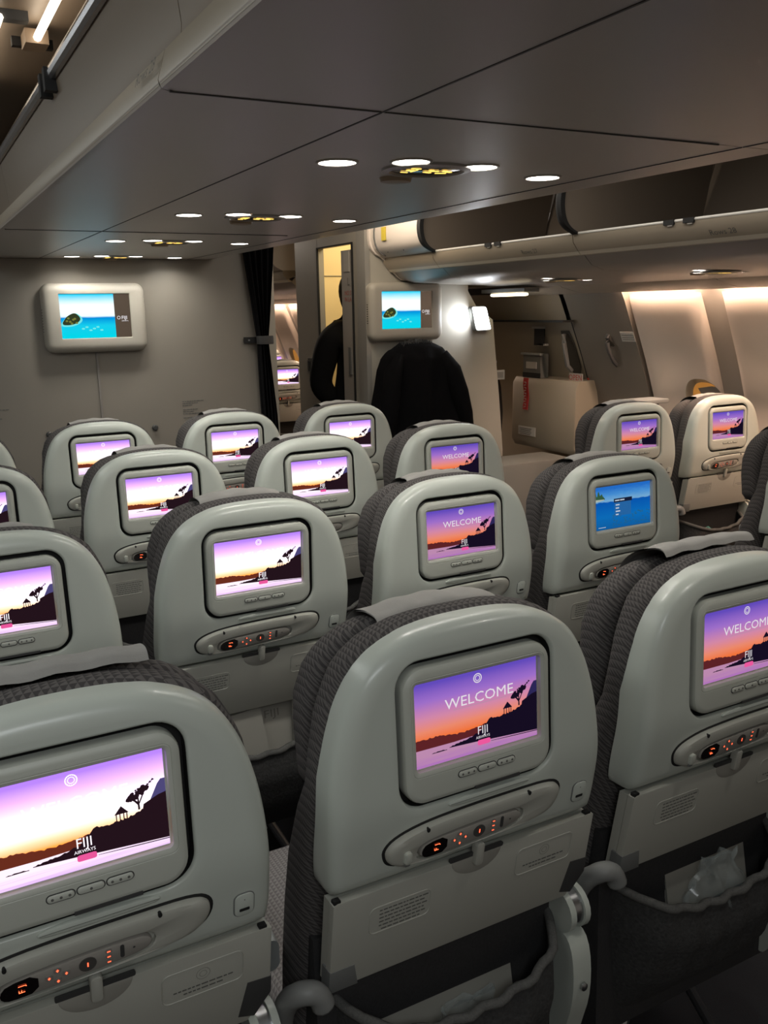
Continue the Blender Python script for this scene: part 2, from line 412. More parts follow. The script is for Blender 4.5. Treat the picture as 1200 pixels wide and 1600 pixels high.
def grab(y, z0, z1, off, name, parent=None):
    mb = MB(); n = 20
    wl = []
    for sgn, dd in ((1, 0), (.6, .012)):
        wl.append([(xw(z0+(z1-z0)*(.5+.5*math.sin(2*PI*i/n)))-off-.001+dd*.1, y+.04*sgn*math.cos(2*PI*i/n), (z0+z1)/2+(z1-z0)/2*sgn*math.sin(2*PI*i/n)) for i in range(n)])
    mb.loft(wl, mat('handle_recess', (.07, .062, .05), .6))
    pts = [(xw(z)-off-.004-.03*math.sin(PI*(i/8))**.5, y, z) for i, z in enumerate([z0+.015+(z1-z0-.03)*i/8 for i in range(9)])]
    mb.tube(pts, .012, darkgrey); o = mb.build(name, parent); return o
gr = grab(2.80, 1.17, 1.37, .03, 'grab_handle'); tag(gr, 'dark oval grab handle on the beige panel right of the exit door', 'handle')
mb = MB(); mb.box((xw(1.345)-.036, 2.655, 1.345), (.004, .10, .055), white_s, Matrix.Rotation(-.4, 3, 'Y'))
for i in range(4): mb.box((xw(1.36-.012*i)-.04, 2.655, 1.362-.011*i), (.002, .085, .003), print_m)
tag(mb.build('safety_placard'), 'pale printed placard beside the dark grab handle, near the window panels', 'placard')
mb = MB(); mb.box((2.405, 3.345, 1.0), (.03, .02, .08), armgrey); mb.box((2.40, 3.33, 1.0), (.05, .004, .05), midgrey)
# left door-frame strip with its handle
fr = MB(); fr.loft([[(x0, YB+.03, z), (x0+.10, YB+.22, z)] for x0, z in ((2.38, 1.44), (2.405, 1.22), (2.43, 1.0), (2.45, .69), (2.46, .1))], doorfr_m, closed=False)
tag(fr.build('trim_4'), kind='structure')
mb = MB(); mb.tube([(2.40, YB+.06, 1.40), (2.365, YB+.05, 1.37), (2.385, YB+.06, 1.28), (2.41, YB+.07, 1.22), (2.445, YB+.08, 1.19)], .014, midgrey)
tag(mb.build('grab_handle'), 'grey grab handle under the bright lamp at the left of the exit door', 'handle')
mb = MB(); mb.box((2.44, YB+.05, 1.12), (.10, .012, .055), armgrey); mb.box((2.44, YB+.043, 1.12), (.075, .006, .035), midgrey)
add_text(mb, 'EXIT', .0, lambda u, v: (0, 0, 0), print_m) if False else None
tag(mb.build('door_control_plate'), 'small grey framed plate between the pale wall and the exit door', 'plate')
mb = MB(); mb.slab(rrect(2.665, 1.025, .30, .022, .008, 4), 2.40, 2.52, armgrey, .004); mb.slab(rrect(2.64, 1.005, .25, .03, .006, 4), 2.42, 2.52, midgrey, .004)
tag(mb.build('stowage_ledge'), 'pale grey ledge by the beige panel behind the window seats', 'ledge')
mb = MB(); mb.slab(rrect(2.45, .33, .5, .66, .03), 3.0, 3.25, mat('crew_box_grey', (.20, .19, .17), .6), .01)
tag(mb.build('floor_cabinet'), 'low grey cabinet on the floor under the exit door slide box', 'cabinet')

# ------------------------------------------------------------------ assist lamp, door lamp
lr = empty('assist_lamp', (2.265, YB-.03, 1.45)); tag(lr, 'bright white square lamp at the top right edge of the pale wall', 'lamp')
mb = MB(); pl = [(-.069, .067), (-.03, .067), (.0, .067), (.032, .066), (.042, .03), (.058, -.03), (.070, -.066), (.03, -.068), (-.01, -.069), (-.035, -.069), (-.046, -.03), (-.06, .03)]
mb.slab(chaikin(pl, 2), -.008, .03, midgrey, .004); mb.build('housing', lr)
mb = MB(); mb.slab(inset(chaikin(pl, 2), .005), -.014, -.007, emi('assist_lamp_glow', (.93, .95, 1), 16)); mb.build('lens', lr)
area('assist_lamp_beam', (2.19, YB-.06, 1.46), (-1, .55, -.1), .05, .10, .5, (.9, .94, 1))
dl = empty('door_lamp', (2.37, 3.2, 1.575)); tag(dl, 'long warm white tube lamp over the exit door', 'lamp')
mb = MB(); mb.slab(chaikin([(-.022, .008), (.022, .008), (.022, -.008), (-.022, -.008)], 2), -.155, .135, emi('door_lamp_glow', (1, .80, .5), 9)); mb.build('tube', dl)
mb = MB(); mb.box((.01, 0, .022), (.10, .40, .02), midgrey); mb.build('housing', dl)

# ------------------------------------------------------------------ overhead bins
def ext(prof, y0, y1, m, mb=None, closed=True):
    mb = mb or MB(); mb.loft([[(x, y0, z) for x, z in prof], [(x, y1, z) for x, z in prof]], m, closed=closed); return mb
CP = [(-.20, 2.15), (-.26, 2.06), (-.306, 1.985), (-.318, 1.945), (-.305, 1.83), (-.306, 1.818), (-.300, 1.812), (-.326, 1.800), (-.336, 1.768), (-.333, 1.759), (-.32, 1.756), (.63, 1.757), (.70, 1.757), (.735, 1.762), (.755, 1.775), (.757, 1.80), (.735, 1.83), (.745, 1.95), (.72, 2.0), (.65, 2.15)]
for (y0, y1, lab) in ((-1.9, .15, 'grey centre overhead bin nearest the camera'), (.153, 1.947, 'middle grey centre overhead bin above the second and third rows'), (1.95, 3.34, 'far grey centre overhead bin meeting the front bulkhead')):
    r = empty('overhead_bin', (0, y0, 0)); tag(r, lab, 'overhead bin', 'centre overhead bins')
    L = y1-y0
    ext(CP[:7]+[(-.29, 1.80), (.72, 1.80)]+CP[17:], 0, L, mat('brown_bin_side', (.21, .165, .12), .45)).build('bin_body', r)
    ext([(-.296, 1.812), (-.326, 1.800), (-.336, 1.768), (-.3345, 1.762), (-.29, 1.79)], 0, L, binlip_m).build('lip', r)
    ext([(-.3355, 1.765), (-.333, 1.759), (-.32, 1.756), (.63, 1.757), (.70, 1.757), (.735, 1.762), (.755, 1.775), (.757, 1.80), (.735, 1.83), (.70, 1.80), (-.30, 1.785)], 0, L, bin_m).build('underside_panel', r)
    mb = MB(); mb.box((-.052, L/2, 1.7560), (.0028, L, .0015), mat('seam_grey', (.07, .065, .06), .6)); mb.box((.61, L/2, 1.7564), (.002, L, .0015), darkgrey); mb.box((-.19, L-.003, 1.7558), (.27, .003, .002), MATS['seam_grey'])
    mb.box((.25, L-.003, 1.7558), (.6, .0022, .002), MATS['seam_grey']); mb.build('panel_seam', r)
    mb = MB(); mb.tube([(-.322, 0, 1.945), (-.322, L, 1.945)], .011, mat('silver_handle_bar', (.50, .50, .53), .25, metal=.85), 10); bar = mb.build('handle_bar', r)
    for yy in ((.40, .47, 1.5, 1.57) if y0 > 0 else (1.33, 1.40, 2.0)):
        pass
    cl = {0.153: (1.07, 1.13), -1.9: (2.055, 2.12)}.get(y0, (.5, .56))
    if y0 == -1.9: cl = (1.95, 1.915)
    ys = {0.153: [.93-.153, .985-.153], -1.9: [], 1.95: [.5, .56]}[y0] if y0 != -1.9 else [1.9+.02, 1.9-.05]
    for yy in ys:
        mb = MB(); mb.box((-.322, yy, 1.935), (.03, .022, .04), dark_gap); mb.build('latch', bar)
mb = MB(); add_text(mb, 'Rows 28', .022, lambda u, v: (-.3375+.31*v, .20-u*1.2, 1.785+v), print_m)
tag(mb.build('row_marking'), 'dark row marking on the lip of the near centre overhead bin', 'marking')
# row marking sits on the slanted lip
mb = MB()

DIV = [(1.66, 1.772), (1.60, 1.80), (1.577, 1.85), (1.577, 1.92), (1.61, 2.0), (1.70, 2.08), (1.78, 2.15)]
BODY = [(1.66, 1.772), (1.665, 1.745), (1.69, 1.71), (1.714, 1.70), (1.76, 1.662), (1.82, 1.645), (2.30, 1.63), (2.44, 1.612)]
def window_bin(y0, y1, lab, closed=False, row=None, latches=()):
    r = empty('window_overhead_bin', (0, y0, 0)); tag(r, lab, 'overhead bin', 'overhead bins above the window seats')
    L = y1-y0-.004
    ext([(1.66, 1.772), (1.663, 1.745), (1.690, 1.712), (1.76, 1.74), (1.75, 1.775)], 0, L, binlip_m).build('lip', r)
    mb = MB(); ext([(1.690, 1.712), (1.700, 1.700), (1.716, 1.698), (1.722, 1.706), (1.70, 1.716)], 0, L, mat('bright_bin_edge', (.62, .56, .45), .4), mb); mb.build('lower_edge', r)
    ext([(1.72, 1.700), (1.76, 1.662), (1.82, 1.645), (2.30, 1.63), (2.44, 1.612), (2.44, 1.70), (1.75, 1.73)], 0, L, bin_m).build('underside_panel', r)
    ext([(2.44, 1.612), (2.455, 1.604), (2.60, 1.572), (2.61, 1.582), (2.46, 1.63)], 0, L, mat('wash_light_shield', (.42, .37, .31), .35)).build('light_shield', r)
    if closed:
        ext(chaikin(DIV, 2, False)+[(2.3, 2.15), (2.3, 1.78)], 0, L, bindoor_m).build('bin_door', r)
        mb = MB(); n = 14
        mb.loft([[(1.612+.02*0-.0, L*.55+.085*s*math.cos(PI*i/n), 1.79+.045*s*math.sin(PI*i/n)) for i in range(n+1)] for s in (1.0, .93)], darkgrey, closed=False)
        o = mb.build('handle_cup', r)
        mb = MB(); mb.box((1.5745, L*.66, 1.88), (.004, .045, .065), mat('yellow_sticker', (.62, .50, .06), .6)); mb.build('sticker', r)
        mb = MB(); ext(chaikin([(1.655, 1.77), (1.594, 1.797), (1.571, 1.85), (1.571, 1.92), (1.604, 2.003), (1.695, 2.085), (1.71, 2.07), (1.62, 1.99), (1.60, 1.92), (1.60, 1.86)], 1), L*.86, L*.875, midgrey, mb)
        ext(chaikin([(1.655, 1.77), (1.590, 1.797), (1.567, 1.85), (1.567, 1.92), (1.60, 2.003), (1.69, 2.085), (1.8, 2.15), (2.0, 2.15), (2.0, 1.9), (1.9, 1.70), (1.78, 1.648), (1.72, 1.69)], 1), L-.02, L, bindoor_m, mb); mb.build('end_cap', r)
    else:
        mb = MB()
        ext([(1.70, 1.765), (2.30, 1.775), (2.42, 2.15), (2.44, 2.15), (2.44, 1.72), (1.70, 1.74)], 0, L, binin_m, mb)
        mb.build('bin_lining', r)
        mb = MB(); rim = chaikin(DIV, 2, False)
        ext(rim+[(2.38, 2.15), (2.3, 1.78)], L-.022, L-.006, binin_m, mb); mb.build('divider', r)
        mb = MB(); outer = inset(rim+[(2.3, 2.15), (2.3, 1.78)], -.006)[:len(rim)]
        rings = [[(x-.004, L-.030, z) for x, z in rim], [(x-.010, L-.015, z) for x, z in rim], [(x-.004, L, z) for x, z in rim], [(x+.016, L, z) for x, z in rim], [(x+.016, L-.03, z) for x, z in rim]]
        mb.loft(rings+[rings[0]], dark_gap, closed=False); mb.build('divider_rim', r)
        mb = MB(); mb.tube([(1.662, 0, 1.776), (1.662, L-.03, 1.776)], .005, mat('bright_sill_edge', (.8, .78, .72), .3)); mb.build('sill_edge', r)
        for yy in latches:
            mb = MB(); mb.box((1.668, yy-y0, 1.773), (.03, .045, .016), dark_gap); mb.box((1.66, yy-y0-.005, 1.765), (.01, .02, .008), white_s); mb.build('latch', r)
    if row:
        mb = MB(); add_text(mb, row[0], .030, lambda u, v: (1.6735-v*.61, row[1]-y0-u, 1.728+v*.75), print_m); mb.build('row_marking', r)
    return r
window_bin(2.84, 3.34, 'closed white end bin with a yellow sticker above the pale wall', True)
window_bin(1.82, 2.84, 'open dark window bin marked 27, next to the closed white bin', row=('Rows 27', 2.10), latches=(2.37, 2.30))
window_bin(.76, 1.82, 'open dark window bin marked 28, nearest on the right', row=('Rows 28', 1.12), latches=(1.33, 1.245))
window_bin(-.3, .76, 'open window bin at the right edge of the cabin ceiling')
for i, y in enumerate((4.75, 5.85, 6.95, 8.05)):
    r = window_bin(y, y+1.09, ['white window bin beyond the lavatory, its end facing the door', 'white window bin in the forward cabin, seen past the curtain', 'third white window bin of the forward cabin', 'farthest white window bin of the forward cabin'][i], True)
    r['group'] = 'forward cabin bins'
mb = MB(); ext([(1.66, 1.772), (1.69, 1.71), (1.716, 1.70), (1.76, 1.662), (1.82, 1.645), (2.25, 1.63), (2.62, 1.60), (2.7, 1.64), (2.7, 2.15), (1.78, 2.15)], 3.38, 3.40, ceil_m, mb)
mb = MB(); mb.box((2.60, 3.3, 1.64), (.5, 1.3, .03), doorfr_m); tag(mb.build('ceiling_door'), kind='structure')
# aisle ceiling tube lamp on the left
tl = empty('ceiling_tube_lamp', (-.274, 1.36, 2.12)); tag(tl, 'bright thin tube lamp on the dark ceiling at top left', 'lamp')
mb = MB(); mb.tube([(0, -.62, 0), (0, 0, 0)], .009, strip_m); mb.build('tube', tl)
mb = MB(); mb.box((0, .04, .004), (.05, .07, .03), mat('lamp_socket', (.30, .22, .15), .5)); mb.box((0, .085, .008), (.09, .02, .02), dark_gap); mb.build('socket', tl)
tl2 = copy_tree(tl); tl2.location = (-.36, 1.9, 2.13); tag(tl2, 'short glint of a second tube lamp left of the bright ceiling lamp', 'lamp')
mb = MB(); mb.box((-.36, 2.6, 2.146), (.006, 2.3, .006), dark_gap); mb.box((-.66, 1.46, 2.146), (.62, .010, .006), dark_gap); mb.box((-.35, 1.30, 2.14), (.10, .03, .02), darkgrey)
tag(mb.build('trim_5'), kind='structure')

# reading lights and sign clusters
def reading_light(x, y, z, lab, r=.033):
    e = empty('reading_light', (x, y, z)); tag(e, lab, 'reading light', 'round reading lights under the overhead bins')
    n = 24; mb = MB()
    mb.loft([[(rr*math.cos(2*PI*i/n), rr*math.sin(2*PI*i/n), zz) for i in range(n)] for rr, zz in ((r*1.12, .001), (r*1.10, -.003), (r*.98, -.003), (r*.96, 0))], bin_m, cap0=False, cap1=False); mb.build('ring', e)
    mb = MB(); mb.loft([[(rr*math.cos(2*PI*i/n), rr*math.sin(2*PI*i/n), zz) for i in range(n)] for rr, zz in ((r*.97, -.001), (r*.9, -.0025))], lamp_white); mb.build('lens', e)
    if y < 5: l = area('reading_light_beam', (x, y, z-.006), (0, .12, -1), .05, .05, .32, (1, .96, .88), 2.4); l.data.shape = 'DISK'
def sign(x, y, z, lab):
    e = empty('passenger_sign', (x, y, z)); tag(e, lab, 'sign', 'oval signs under the overhead bins'); n = 32
    mb = MB()
    mb.loft([[(a*math.cos(2*PI*i/n), b_*math.sin(2*PI*i/n), zz) for i in range(n)] for a, b_, zz in ((.084, .078, .002), (.082, .076, -.004), (.070, .062, -.006), (.068, .060, -.001))], mat('sign_bezel', (.33, .31, .28), .35), cap0=False, cap1=False); mb.build('bezel', e)
    mb = MB(); mb.loft([[(a*math.cos(2*PI*i/n), b_*math.sin(2*PI*i/n), zz) for i in range(n)] for a, b_, zz in ((.069, .061, -.001), (.064, .056, -.003))], disp_m); lens = mb.build('lens', e)
    mb = MB()
    zf = -.0045
    def q(x0, y0, w_, h_, a=0):
        rt_ = Matrix.Rotation(a, 3, 'Z'); mb.box((x0*.95, y0*2, zf), (w_*.85, h_*1.3, .001), amber, rt_)
    q(-.036, 0, .018, .004, .5); q(-.036, 0, .018, .004, -.5); q(-.036, -.011, .022, .004); q(-.036, .011, .016, .003); q(-.027, 0, .003, .02)
    q(.006, .004, .020, .005, .3); q(.012, -.004, .020, .004, -.2); q(.003, -.006, .010, .006)
    q(.036, .004, .024, .005, -.35); q(.040, -.005, .022, .005, .3); q(.030, -.008, .01, .005)
    mb.build('symbol', lens)
    mb = MB(); n = 20
    mb.loft([[(.0+.030*s*math.cos(2*PI*i/n), .115+.026*s*math.sin(2*PI*i/n), zz) for i in range(n)] for s, zz in ((1.1, .001), (1, -.008), (.6, -.010))], mat('air_vent_bronze', (.30, .22, .14), .4)); mb.build('air_vent', e)
rows = ['over the nearest row', 'over the second row', 'over the third row', 'beside the front bulkhead']
pos = ['leftmost', 'second from the left', 'second from the right', 'rightmost']
for k in (-1, 0, 1, 2, 3):
    y = .885*k
    for j, (x, dy) in enumerate(((.06, .52), (.174, .468), (.318, .475), (.51, .539))):
        if k == -1 and j != 3: continue
        if k == 3 and y+dy > 3.3: continue
        lab = ('bright round reading light at the top right edge of the picture' if k == -1 else '%s of four round lights %s, centre bin' % (pos[j], rows[k]))
        reading_light(x, y+dy, 1.7565, lab)
    if k >= 0: sign(.245, y+.535, 1.7565, 'oval amber sign %s, centre bin' % rows[k])
for (x, y, k) in ((2.17, 2.47, 0), (2.22, 1.60, 1)):
    zz = 1.6305 if k == 0 else 1.629
    sign(x, y, zz, ['small oval amber sign under the window bin marked 27', 'small oval amber sign under the window bin marked 28'][k])
    reading_light(x-.075, y+.04, zz, ['left round light beside the amber sign under the bin marked 27', 'left round light beside the amber sign under the bin marked 28'][k], .024)
    reading_light(x+.115, y-.02, zz, ['right round light beside the amber sign under the bin marked 27', 'right round light beside the amber sign under the bin marked 28'][k], .026)
sign(2.05, 7.0, 1.636, 'distant oval amber sign under the forward cabin bins'); reading_light(2.15, 6.8, 1.636, 'distant round light under the forward cabin bins', .03)

# ------------------------------------------------------------------ wall monitors
def wall_tv(x, lab):
    e = empty('wall_monitor', (x, YB, 1.504)); tag(e, lab, 'monitor', 'wall monitors on the bulkheads')
    mb = MB(); o = rrect(0, -.008, .45, .305, .04, 8); a = rrect(0, 0, .312, .198, .006, 8)
    def R3(p, y): return [(q[0], y, q[1]) for q in p]
    mb.loft([R3(o, 0), R3(o, -.03), R3(inset(o, .006), -.045), R3(inset(o, .018), -.053), R3(inset(o, .035), -.056), R3(a, -.054), R3(inset(a, .003), -.047)], mat('wall_monitor_plastic', (.40, .375, .32), .45), cap1=False)
    mb.build('bezel', e)
    mb = MB(); W, H = .307, .1926; y = -.0485
    mb.add([(-W/2, y, -H/2), (W/2, y, -H/2), (W/2, y, H/2), (-W/2, y, H/2)], [(0, 1, 2, 3)], mat('monitor_dark_strip', (.01, .008, .006), .2, emit=(.12, .085, .06), es=.35))
    pic = ramp_emit('ocean_picture', [(0, srgb(0, 200, 215)), (.30, srgb(20, 190, 220)), (.48, srgb(0, 130, 205)), (.52, srgb(230, 255, 255)), (.75, srgb(250, 255, 255)), (1, srgb(40, 200, 240))], -H/2, H/2, 1.25, .006, (14, 1, 50))
    x1 = -W/2+.77*W
    mb.add([(-W/2, y-.0006, -H/2), (x1, y-.0006, -H/2), (x1, y-.0006, H/2), (-W/2, y-.0006, H/2)], [(0, 1, 2, 3)], pic)
    isl = chaikin([(-.145, -.032), (-.13, -.008), (-.118, .002), (-.10, .010), (-.088, .003), (-.078, -.012), (-.09, -.026), (-.115, -.034)], 2)
    isl = [(-.105+(px+.108)*1.3, -.014+(pz+.014)*1.25) for px, pz in isl]
    halo = [(-.103+(px+.105)*1.2, -.018+(pz+.014)*1.12) for px, pz in isl]
    mb.add([(px, y-.0010, pz) for px, pz in halo], [tuple(range(len(halo)))], emi('reef_halo', srgb(120, 235, 235), 1.0))
    mb.add([(px, y-.0013, pz) for px, pz in isl], [tuple(range(len(isl)))], emi('island_rock', srgb(52, 62, 38), 1.0))
    for q in range(7):
        cx, cz = -.128+.007*q, -.02+.012*math.sin(q*1.7); mb.add([(cx+.006*math.cos(t), y-.0016, cz+.005*math.sin(t)) for t in [k*PI/3 for k in range(6)]], [tuple(range(6))], emi('island_grass', srgb(120, 125, 60), 1.0))
    for q in range(6):
        cx, cz = -.06+.016*q, -.055+.008*math.sin(q*2.1); mb.add([(cx+.008*math.cos(t), y-.0010, cz+.004*math.sin(t)) for t in [k*PI/3 for k in range(6)]], [tuple(range(6))], emi('surf_white', srgb(120, 240, 240), 1.0))
    add_text(mb, 'FIJI', .022, lambda u, v: (.125+u, y-.001, -.010+v), txt_w)
    add_text(mb, 'AIRWAYS', .007, lambda u, v: (.127+u, y-.001, -.024+v), txt_w)
    n = 16
    mb.loft([[(.100+r_*math.cos(2*PI*i/n), y-.001, -.009+r_*math.sin(2*PI*i/n)) for i in range(n)] for r_ in (.0075, .0058)], txt_w, cap0=False, cap1=False)
    mb.build('screen', e)
    mb = MB()
    for i in range(9): mb.box((-.2245, -.02, .03-.012*i), (.003, .012, .004), dark_gap)
    mb.build('speaker_slots', e)
wall_tv(.1604, 'wall monitor showing a blue ocean, on the wide left bulkhead'); wall_tv(1.7785, 'wall monitor showing a blue ocean, above the hanging black coat')

# bulkhead knobs and placards
for (x, z, lab) in ((-.085, .98, 'small dark knob low on the left bulkhead, left of the seam'), (.398, .974, 'small dark knob low on the left bulkhead, right of the seam')):
    mb = MB(); n = 16; mb.loft([[(x+r_*math.cos(2*PI*i/n), YB-yy, z+r_*math.sin(2*PI*i/n)) for i in range(n)] for r_, yy in ((.014, 0), (.014, .010), (.009, .014))], darkgrey)
    tag(mb.build('wall_stud'), lab, 'stud', 'studs on the left bulkhead')
for (x0, z0, n, lab) in ((.54, 1.09, 9, 'small printed notice on the bulkhead between two front seats'), (-.36, 1.105, 6, 'printed notice on the bulkhead at the left picture edge')):
    mb = MB()
    for i in range(n):
        x = x0
        if i in (3, 7): continue
        while x < x0+.105-.03*(i % 3):
            l = random.uniform(.006, .018); mb.box((x+l/2, YB-.0008, z0-.010*i), (l, .001, .0035), print_m); x += l+.003
    tag(mb.build('wall_notice'), lab, 'notice')

# ------------------------------------------------------------------ curtain, strap, coat
mb = MB(); rings = []
for i in range(40):
    z = 1.84-1.82*i/39; wd = interp([(.0, .09), (.6, .08), (1.0, .07), (1.30, .055), (1.38, .05), (1.45, .07), (1.85, .15)], z)
    xc = interp([(0, .985), (1.0, .972), (1.37, .955), (1.85, .95)], z); r = []
    for j in range(60):
        u = j/59; r.append((xc+(u-.5)*wd, YB-.05+.022*math.sin(u*PI*9+z*.7)*(.5+.5*abs(z-1.37)) + .006*math.sin(z*7+u*5), z))
    r += [(p[0], p[1]+.02, p[2]) for p in reversed(r)]
    rings.append(r)
mb.loft(rings, curtain_m); tag(mb.build('curtain', smooth=80), 'black pleated curtain tied back beside the aisle doorway', 'curtain')
mb = MB(); n = 20
mb.loft([[(.965+.042*s*math.cos(2*PI*i/n), YB-.045+.035*s*math.sin(2*PI*i/n), zz) for i in range(n)] for s, zz in ((1, 1.352), (1.03, 1.36), (1.03, 1.385), (1, 1.392))], darkgrey)
mb.box((.905, YB-.012, 1.372), (.075, .012, .03), dark_gap); mb.box((.89, YB-.02, 1.372), (.008, .006, .008), metal_m)
tag(mb.build('curtain_strap'), 'black tie-back strap holding the curtain to the bulkhead', 'strap')

ct = empty('hanging_coat', (1.84, 3.26, .5)); tag(ct, 'black coat hanging on the pale wall under the right monitor', 'coat')
mb = MB(); rings = []; N = 64
for i in range(46):
    z = 1.335-.50*i/45
    hl = interp([(.5, .33), (.87, .298), (1.0, .29), (1.1, .268), (1.2, .25), (1.26, .225), (1.30, .165), (1.325, .125), (1.335, .11)], z)
    hr = interp([(.5, .34), (.86, .31), (.98, .275), (1.1, .24), (1.2, .215), (1.26, .195), (1.30, .16), (1.325, .10), (1.335, .075)], z)
    dp = interp([(.5, .075), (1.0, .08), (1.25, .07), (1.32, .045), (1.335, .02)], z)
    r = []
    for j in range(N):
        a = 2*PI*j/N; cx, sy = math.cos(a), math.sin(a)
        x = (hr if cx > 0 else hl)*math.copysign(abs(cx)**.8, cx)
        fold = 1+.28*math.sin(x*26+z*2)*(1-abs(cx)**3)*min(1, (1.34-z)*4)+.12*math.sin(x*55-z*5)*min(1, (1.34-z)*3)
        r.append((x-.02, sy*dp*(fold if sy < 0 else .6), z-.5+.006*math.sin(x*60)*(z < 1.3)))
    rings.append(r)
mb.loft(rings, coat_m); mb.build('coat_body', ct, 80)
mb = MB()
for i in range(150):
    u = random.uniform(-1, 1); x = -.035+u*.095; y = random.uniform(-.03, .01); z = .833-.012*u*u
    mb.tube([(x, y, z-.01), (x+random.uniform(-.006, .006), y+random.uniform(-.01, .01), z+random.uniform(.008, .02))], [.0035, .0012], mat('charcoal_collar_fleece', (.05, .05, .05), 1), 5)
mb.build('collar', ct)
mb = MB(); mb.tube([(.12, -.03, .77), (.17, -.05, .68), (.205, -.065, .56), (.24, -.06, .44), (.262, -.05, .35)], [.03, .05, .052, .05, .045], coat_m, 16)
mb.build('sleeve', ct, 80)
mb = MB(); mb.tube([(-.15, -.03, .77), (-.20, -.05, .68), (-.23, -.06, .5), (-.25, -.055, .34)], [.03, .05, .052, .045], coat_m, 16); mb.build('sleeve', ct, 80)

# ------------------------------------------------------------------ person at the lavatory doorway
def skin_fig(name, verts, edges, radii, m, parent, sub=2):
    me = bpy.data.meshes.new(name); me.from_pydata(verts, edges, []); me.materials.append(m)
    o = bpy.data.objects.new(name, me); C.objects.link(o); o.parent = parent
    sk = o.modifiers.new('s', 'SKIN'); 
    sv = me.skin_vertices[0].data if me.skin_vertices else None
    if sv is None:
        bpy.context.view_layer.objects.active = o; me.skin_vertices.new() if hasattr(me.skin_vertices, 'new') else None
        sv = me.skin_vertices[0].data
    for i, r in enumerate(radii):
        sv[i].radius = r if isinstance(r, tuple) else (r, r); sv[i].use_root = (i == 0)
    sb = o.modifiers.new('b', 'SUBSURF'); sb.levels = sub; sb.render_levels = sub
    dg = bpy.context.evaluated_depsgraph_get(); me2 = bpy.data.meshes.new_from_object(o.evaluated_get(dg))
    o.modifiers.clear(); o.data = me2
    me2.polygons.foreach_set('use_smooth', [True]*len(me2.polygons))
    return o
pr = empty('person', (1.74, 3.84, 0)); tag(pr, 'person in dark clothes in the lavatory doorway, back turned, one elbow bent out', 'person')
V = [(0, 0, .95), (0, 0, 1.10), (0, 0, 1.26), (0, 0, 1.38), (-.01, 0, 1.46), (-.015, 0, 1.50),      # 0 pelvis .. 5 neck
     (-.02, 0, 1.56), (-.02, 0, 1.64),                                                              # head
     (-.13, .01, 1.37), (-.17, .02, 1.32), (-.19, .05, 1.21), (-.215, .075, 1.08), (-.17, .06, 1.02), (-.12, .04, .97),  # left arm akimbo
     (.13, -.01, 1.37), (.17, -.01, 1.32), (.21, .0, 1.17), (.22, .04, 1.06), (.20, .16, 1.02), (.17, .24, 1.03),
     (-.09, 0, .90), (-.10, 0, .50), (-.10, -.01, .10), (-.10, .10, .04),
     (.09, 0, .90), (.10, 0, .50), (.10, -.01, .10), (.10, .10, .04)]
Eg = [(0, 1), (1, 2), (2, 3), (3, 4), (4, 5), (5, 6), (6, 7), (3, 8), (8, 9), (9, 10), (10, 11), (11, 12), (12, 13), (3, 14), (14, 15), (15, 16), (16, 17), (17, 18), (18, 19),
      (0, 20), (20, 21), (21, 22), (22, 23), (0, 24), (24, 25), (25, 26), (26, 27)]
Rd = [(.15, .11), (.14, .10), (.15, .11), (.13, .09), .055, .05, (.07, .085), (.065, .08), .085, .085, .082, .078, .07, .05, .07, .062, .052, .045, .038, .03, .085, .06, .042, .03, .085, .06, .042, .03]
skin_fig('body', V, Eg, Rd, mat('dark_clothes', (.004, .004, .005), .9, spec=.2, noise=.3, scale=60), pr)
hd = MB()
rings = []
for i in range(13):
    t = PI*i/12; zz = 1.615+.118*math.cos(t); s = math.sin(t)
    rings.append([(-.02+(.078*s+.001)*math.cos(2*PI*j/24), -.012+(.098*s+.001)*math.sin(2*PI*j/24), zz) for j in range(24)])
hd.loft(rings, mat('dark_hair', (.018, .014, .010), .7)); hd.build('hair', pr)
hn = MB()
skin_m = mat('skin', (.45, .26, .18), .5)
for (hx, hy, hz, dx, dy) in ((-.14, .045, .975, 1, .0), (.165, .25, 1.03, 0, 1)):
    hn.loft([[(hx+dx*t*.09+(dy)*.038*s*math.cos(a), hy+dy*t*.09+dx*.038*s*math.cos(a), hz+.014*math.sin(a)) for a in [k*PI/6 for k in range(12)]] for t, s in ((0, .7), (.5, 1), (1, .95))], skin_m)
    for f_, (off, ln) in enumerate(((-.028, .06), (-.009, .072), (.010, .068), (.028, .052))):
        b0 = (hx+dx*.088+dy*off, hy+dy*.088+dx*off, hz)
        hn.tube([b0, (b0[0]+dx*ln*.5, b0[1]+dy*ln*.5, hz-.008), (b0[0]+dx*ln*.9, b0[1]+dy*ln*.9, hz-.028)], [.009, .0085, .007], skin_m, 8)
    hn.tube([(hx+dx*.03+dy*.036, hy+dy*.03+dx*.036, hz), (hx+dx*.06+dy*.058, hy+dy*.06+dx*.058, hz-.01), (hx+dx*.085+dy*.06, hy+dy*.085+dx*.06, hz-.02)], [.011, .0095, .008], skin_m, 8)
hn.build('hand', pr)

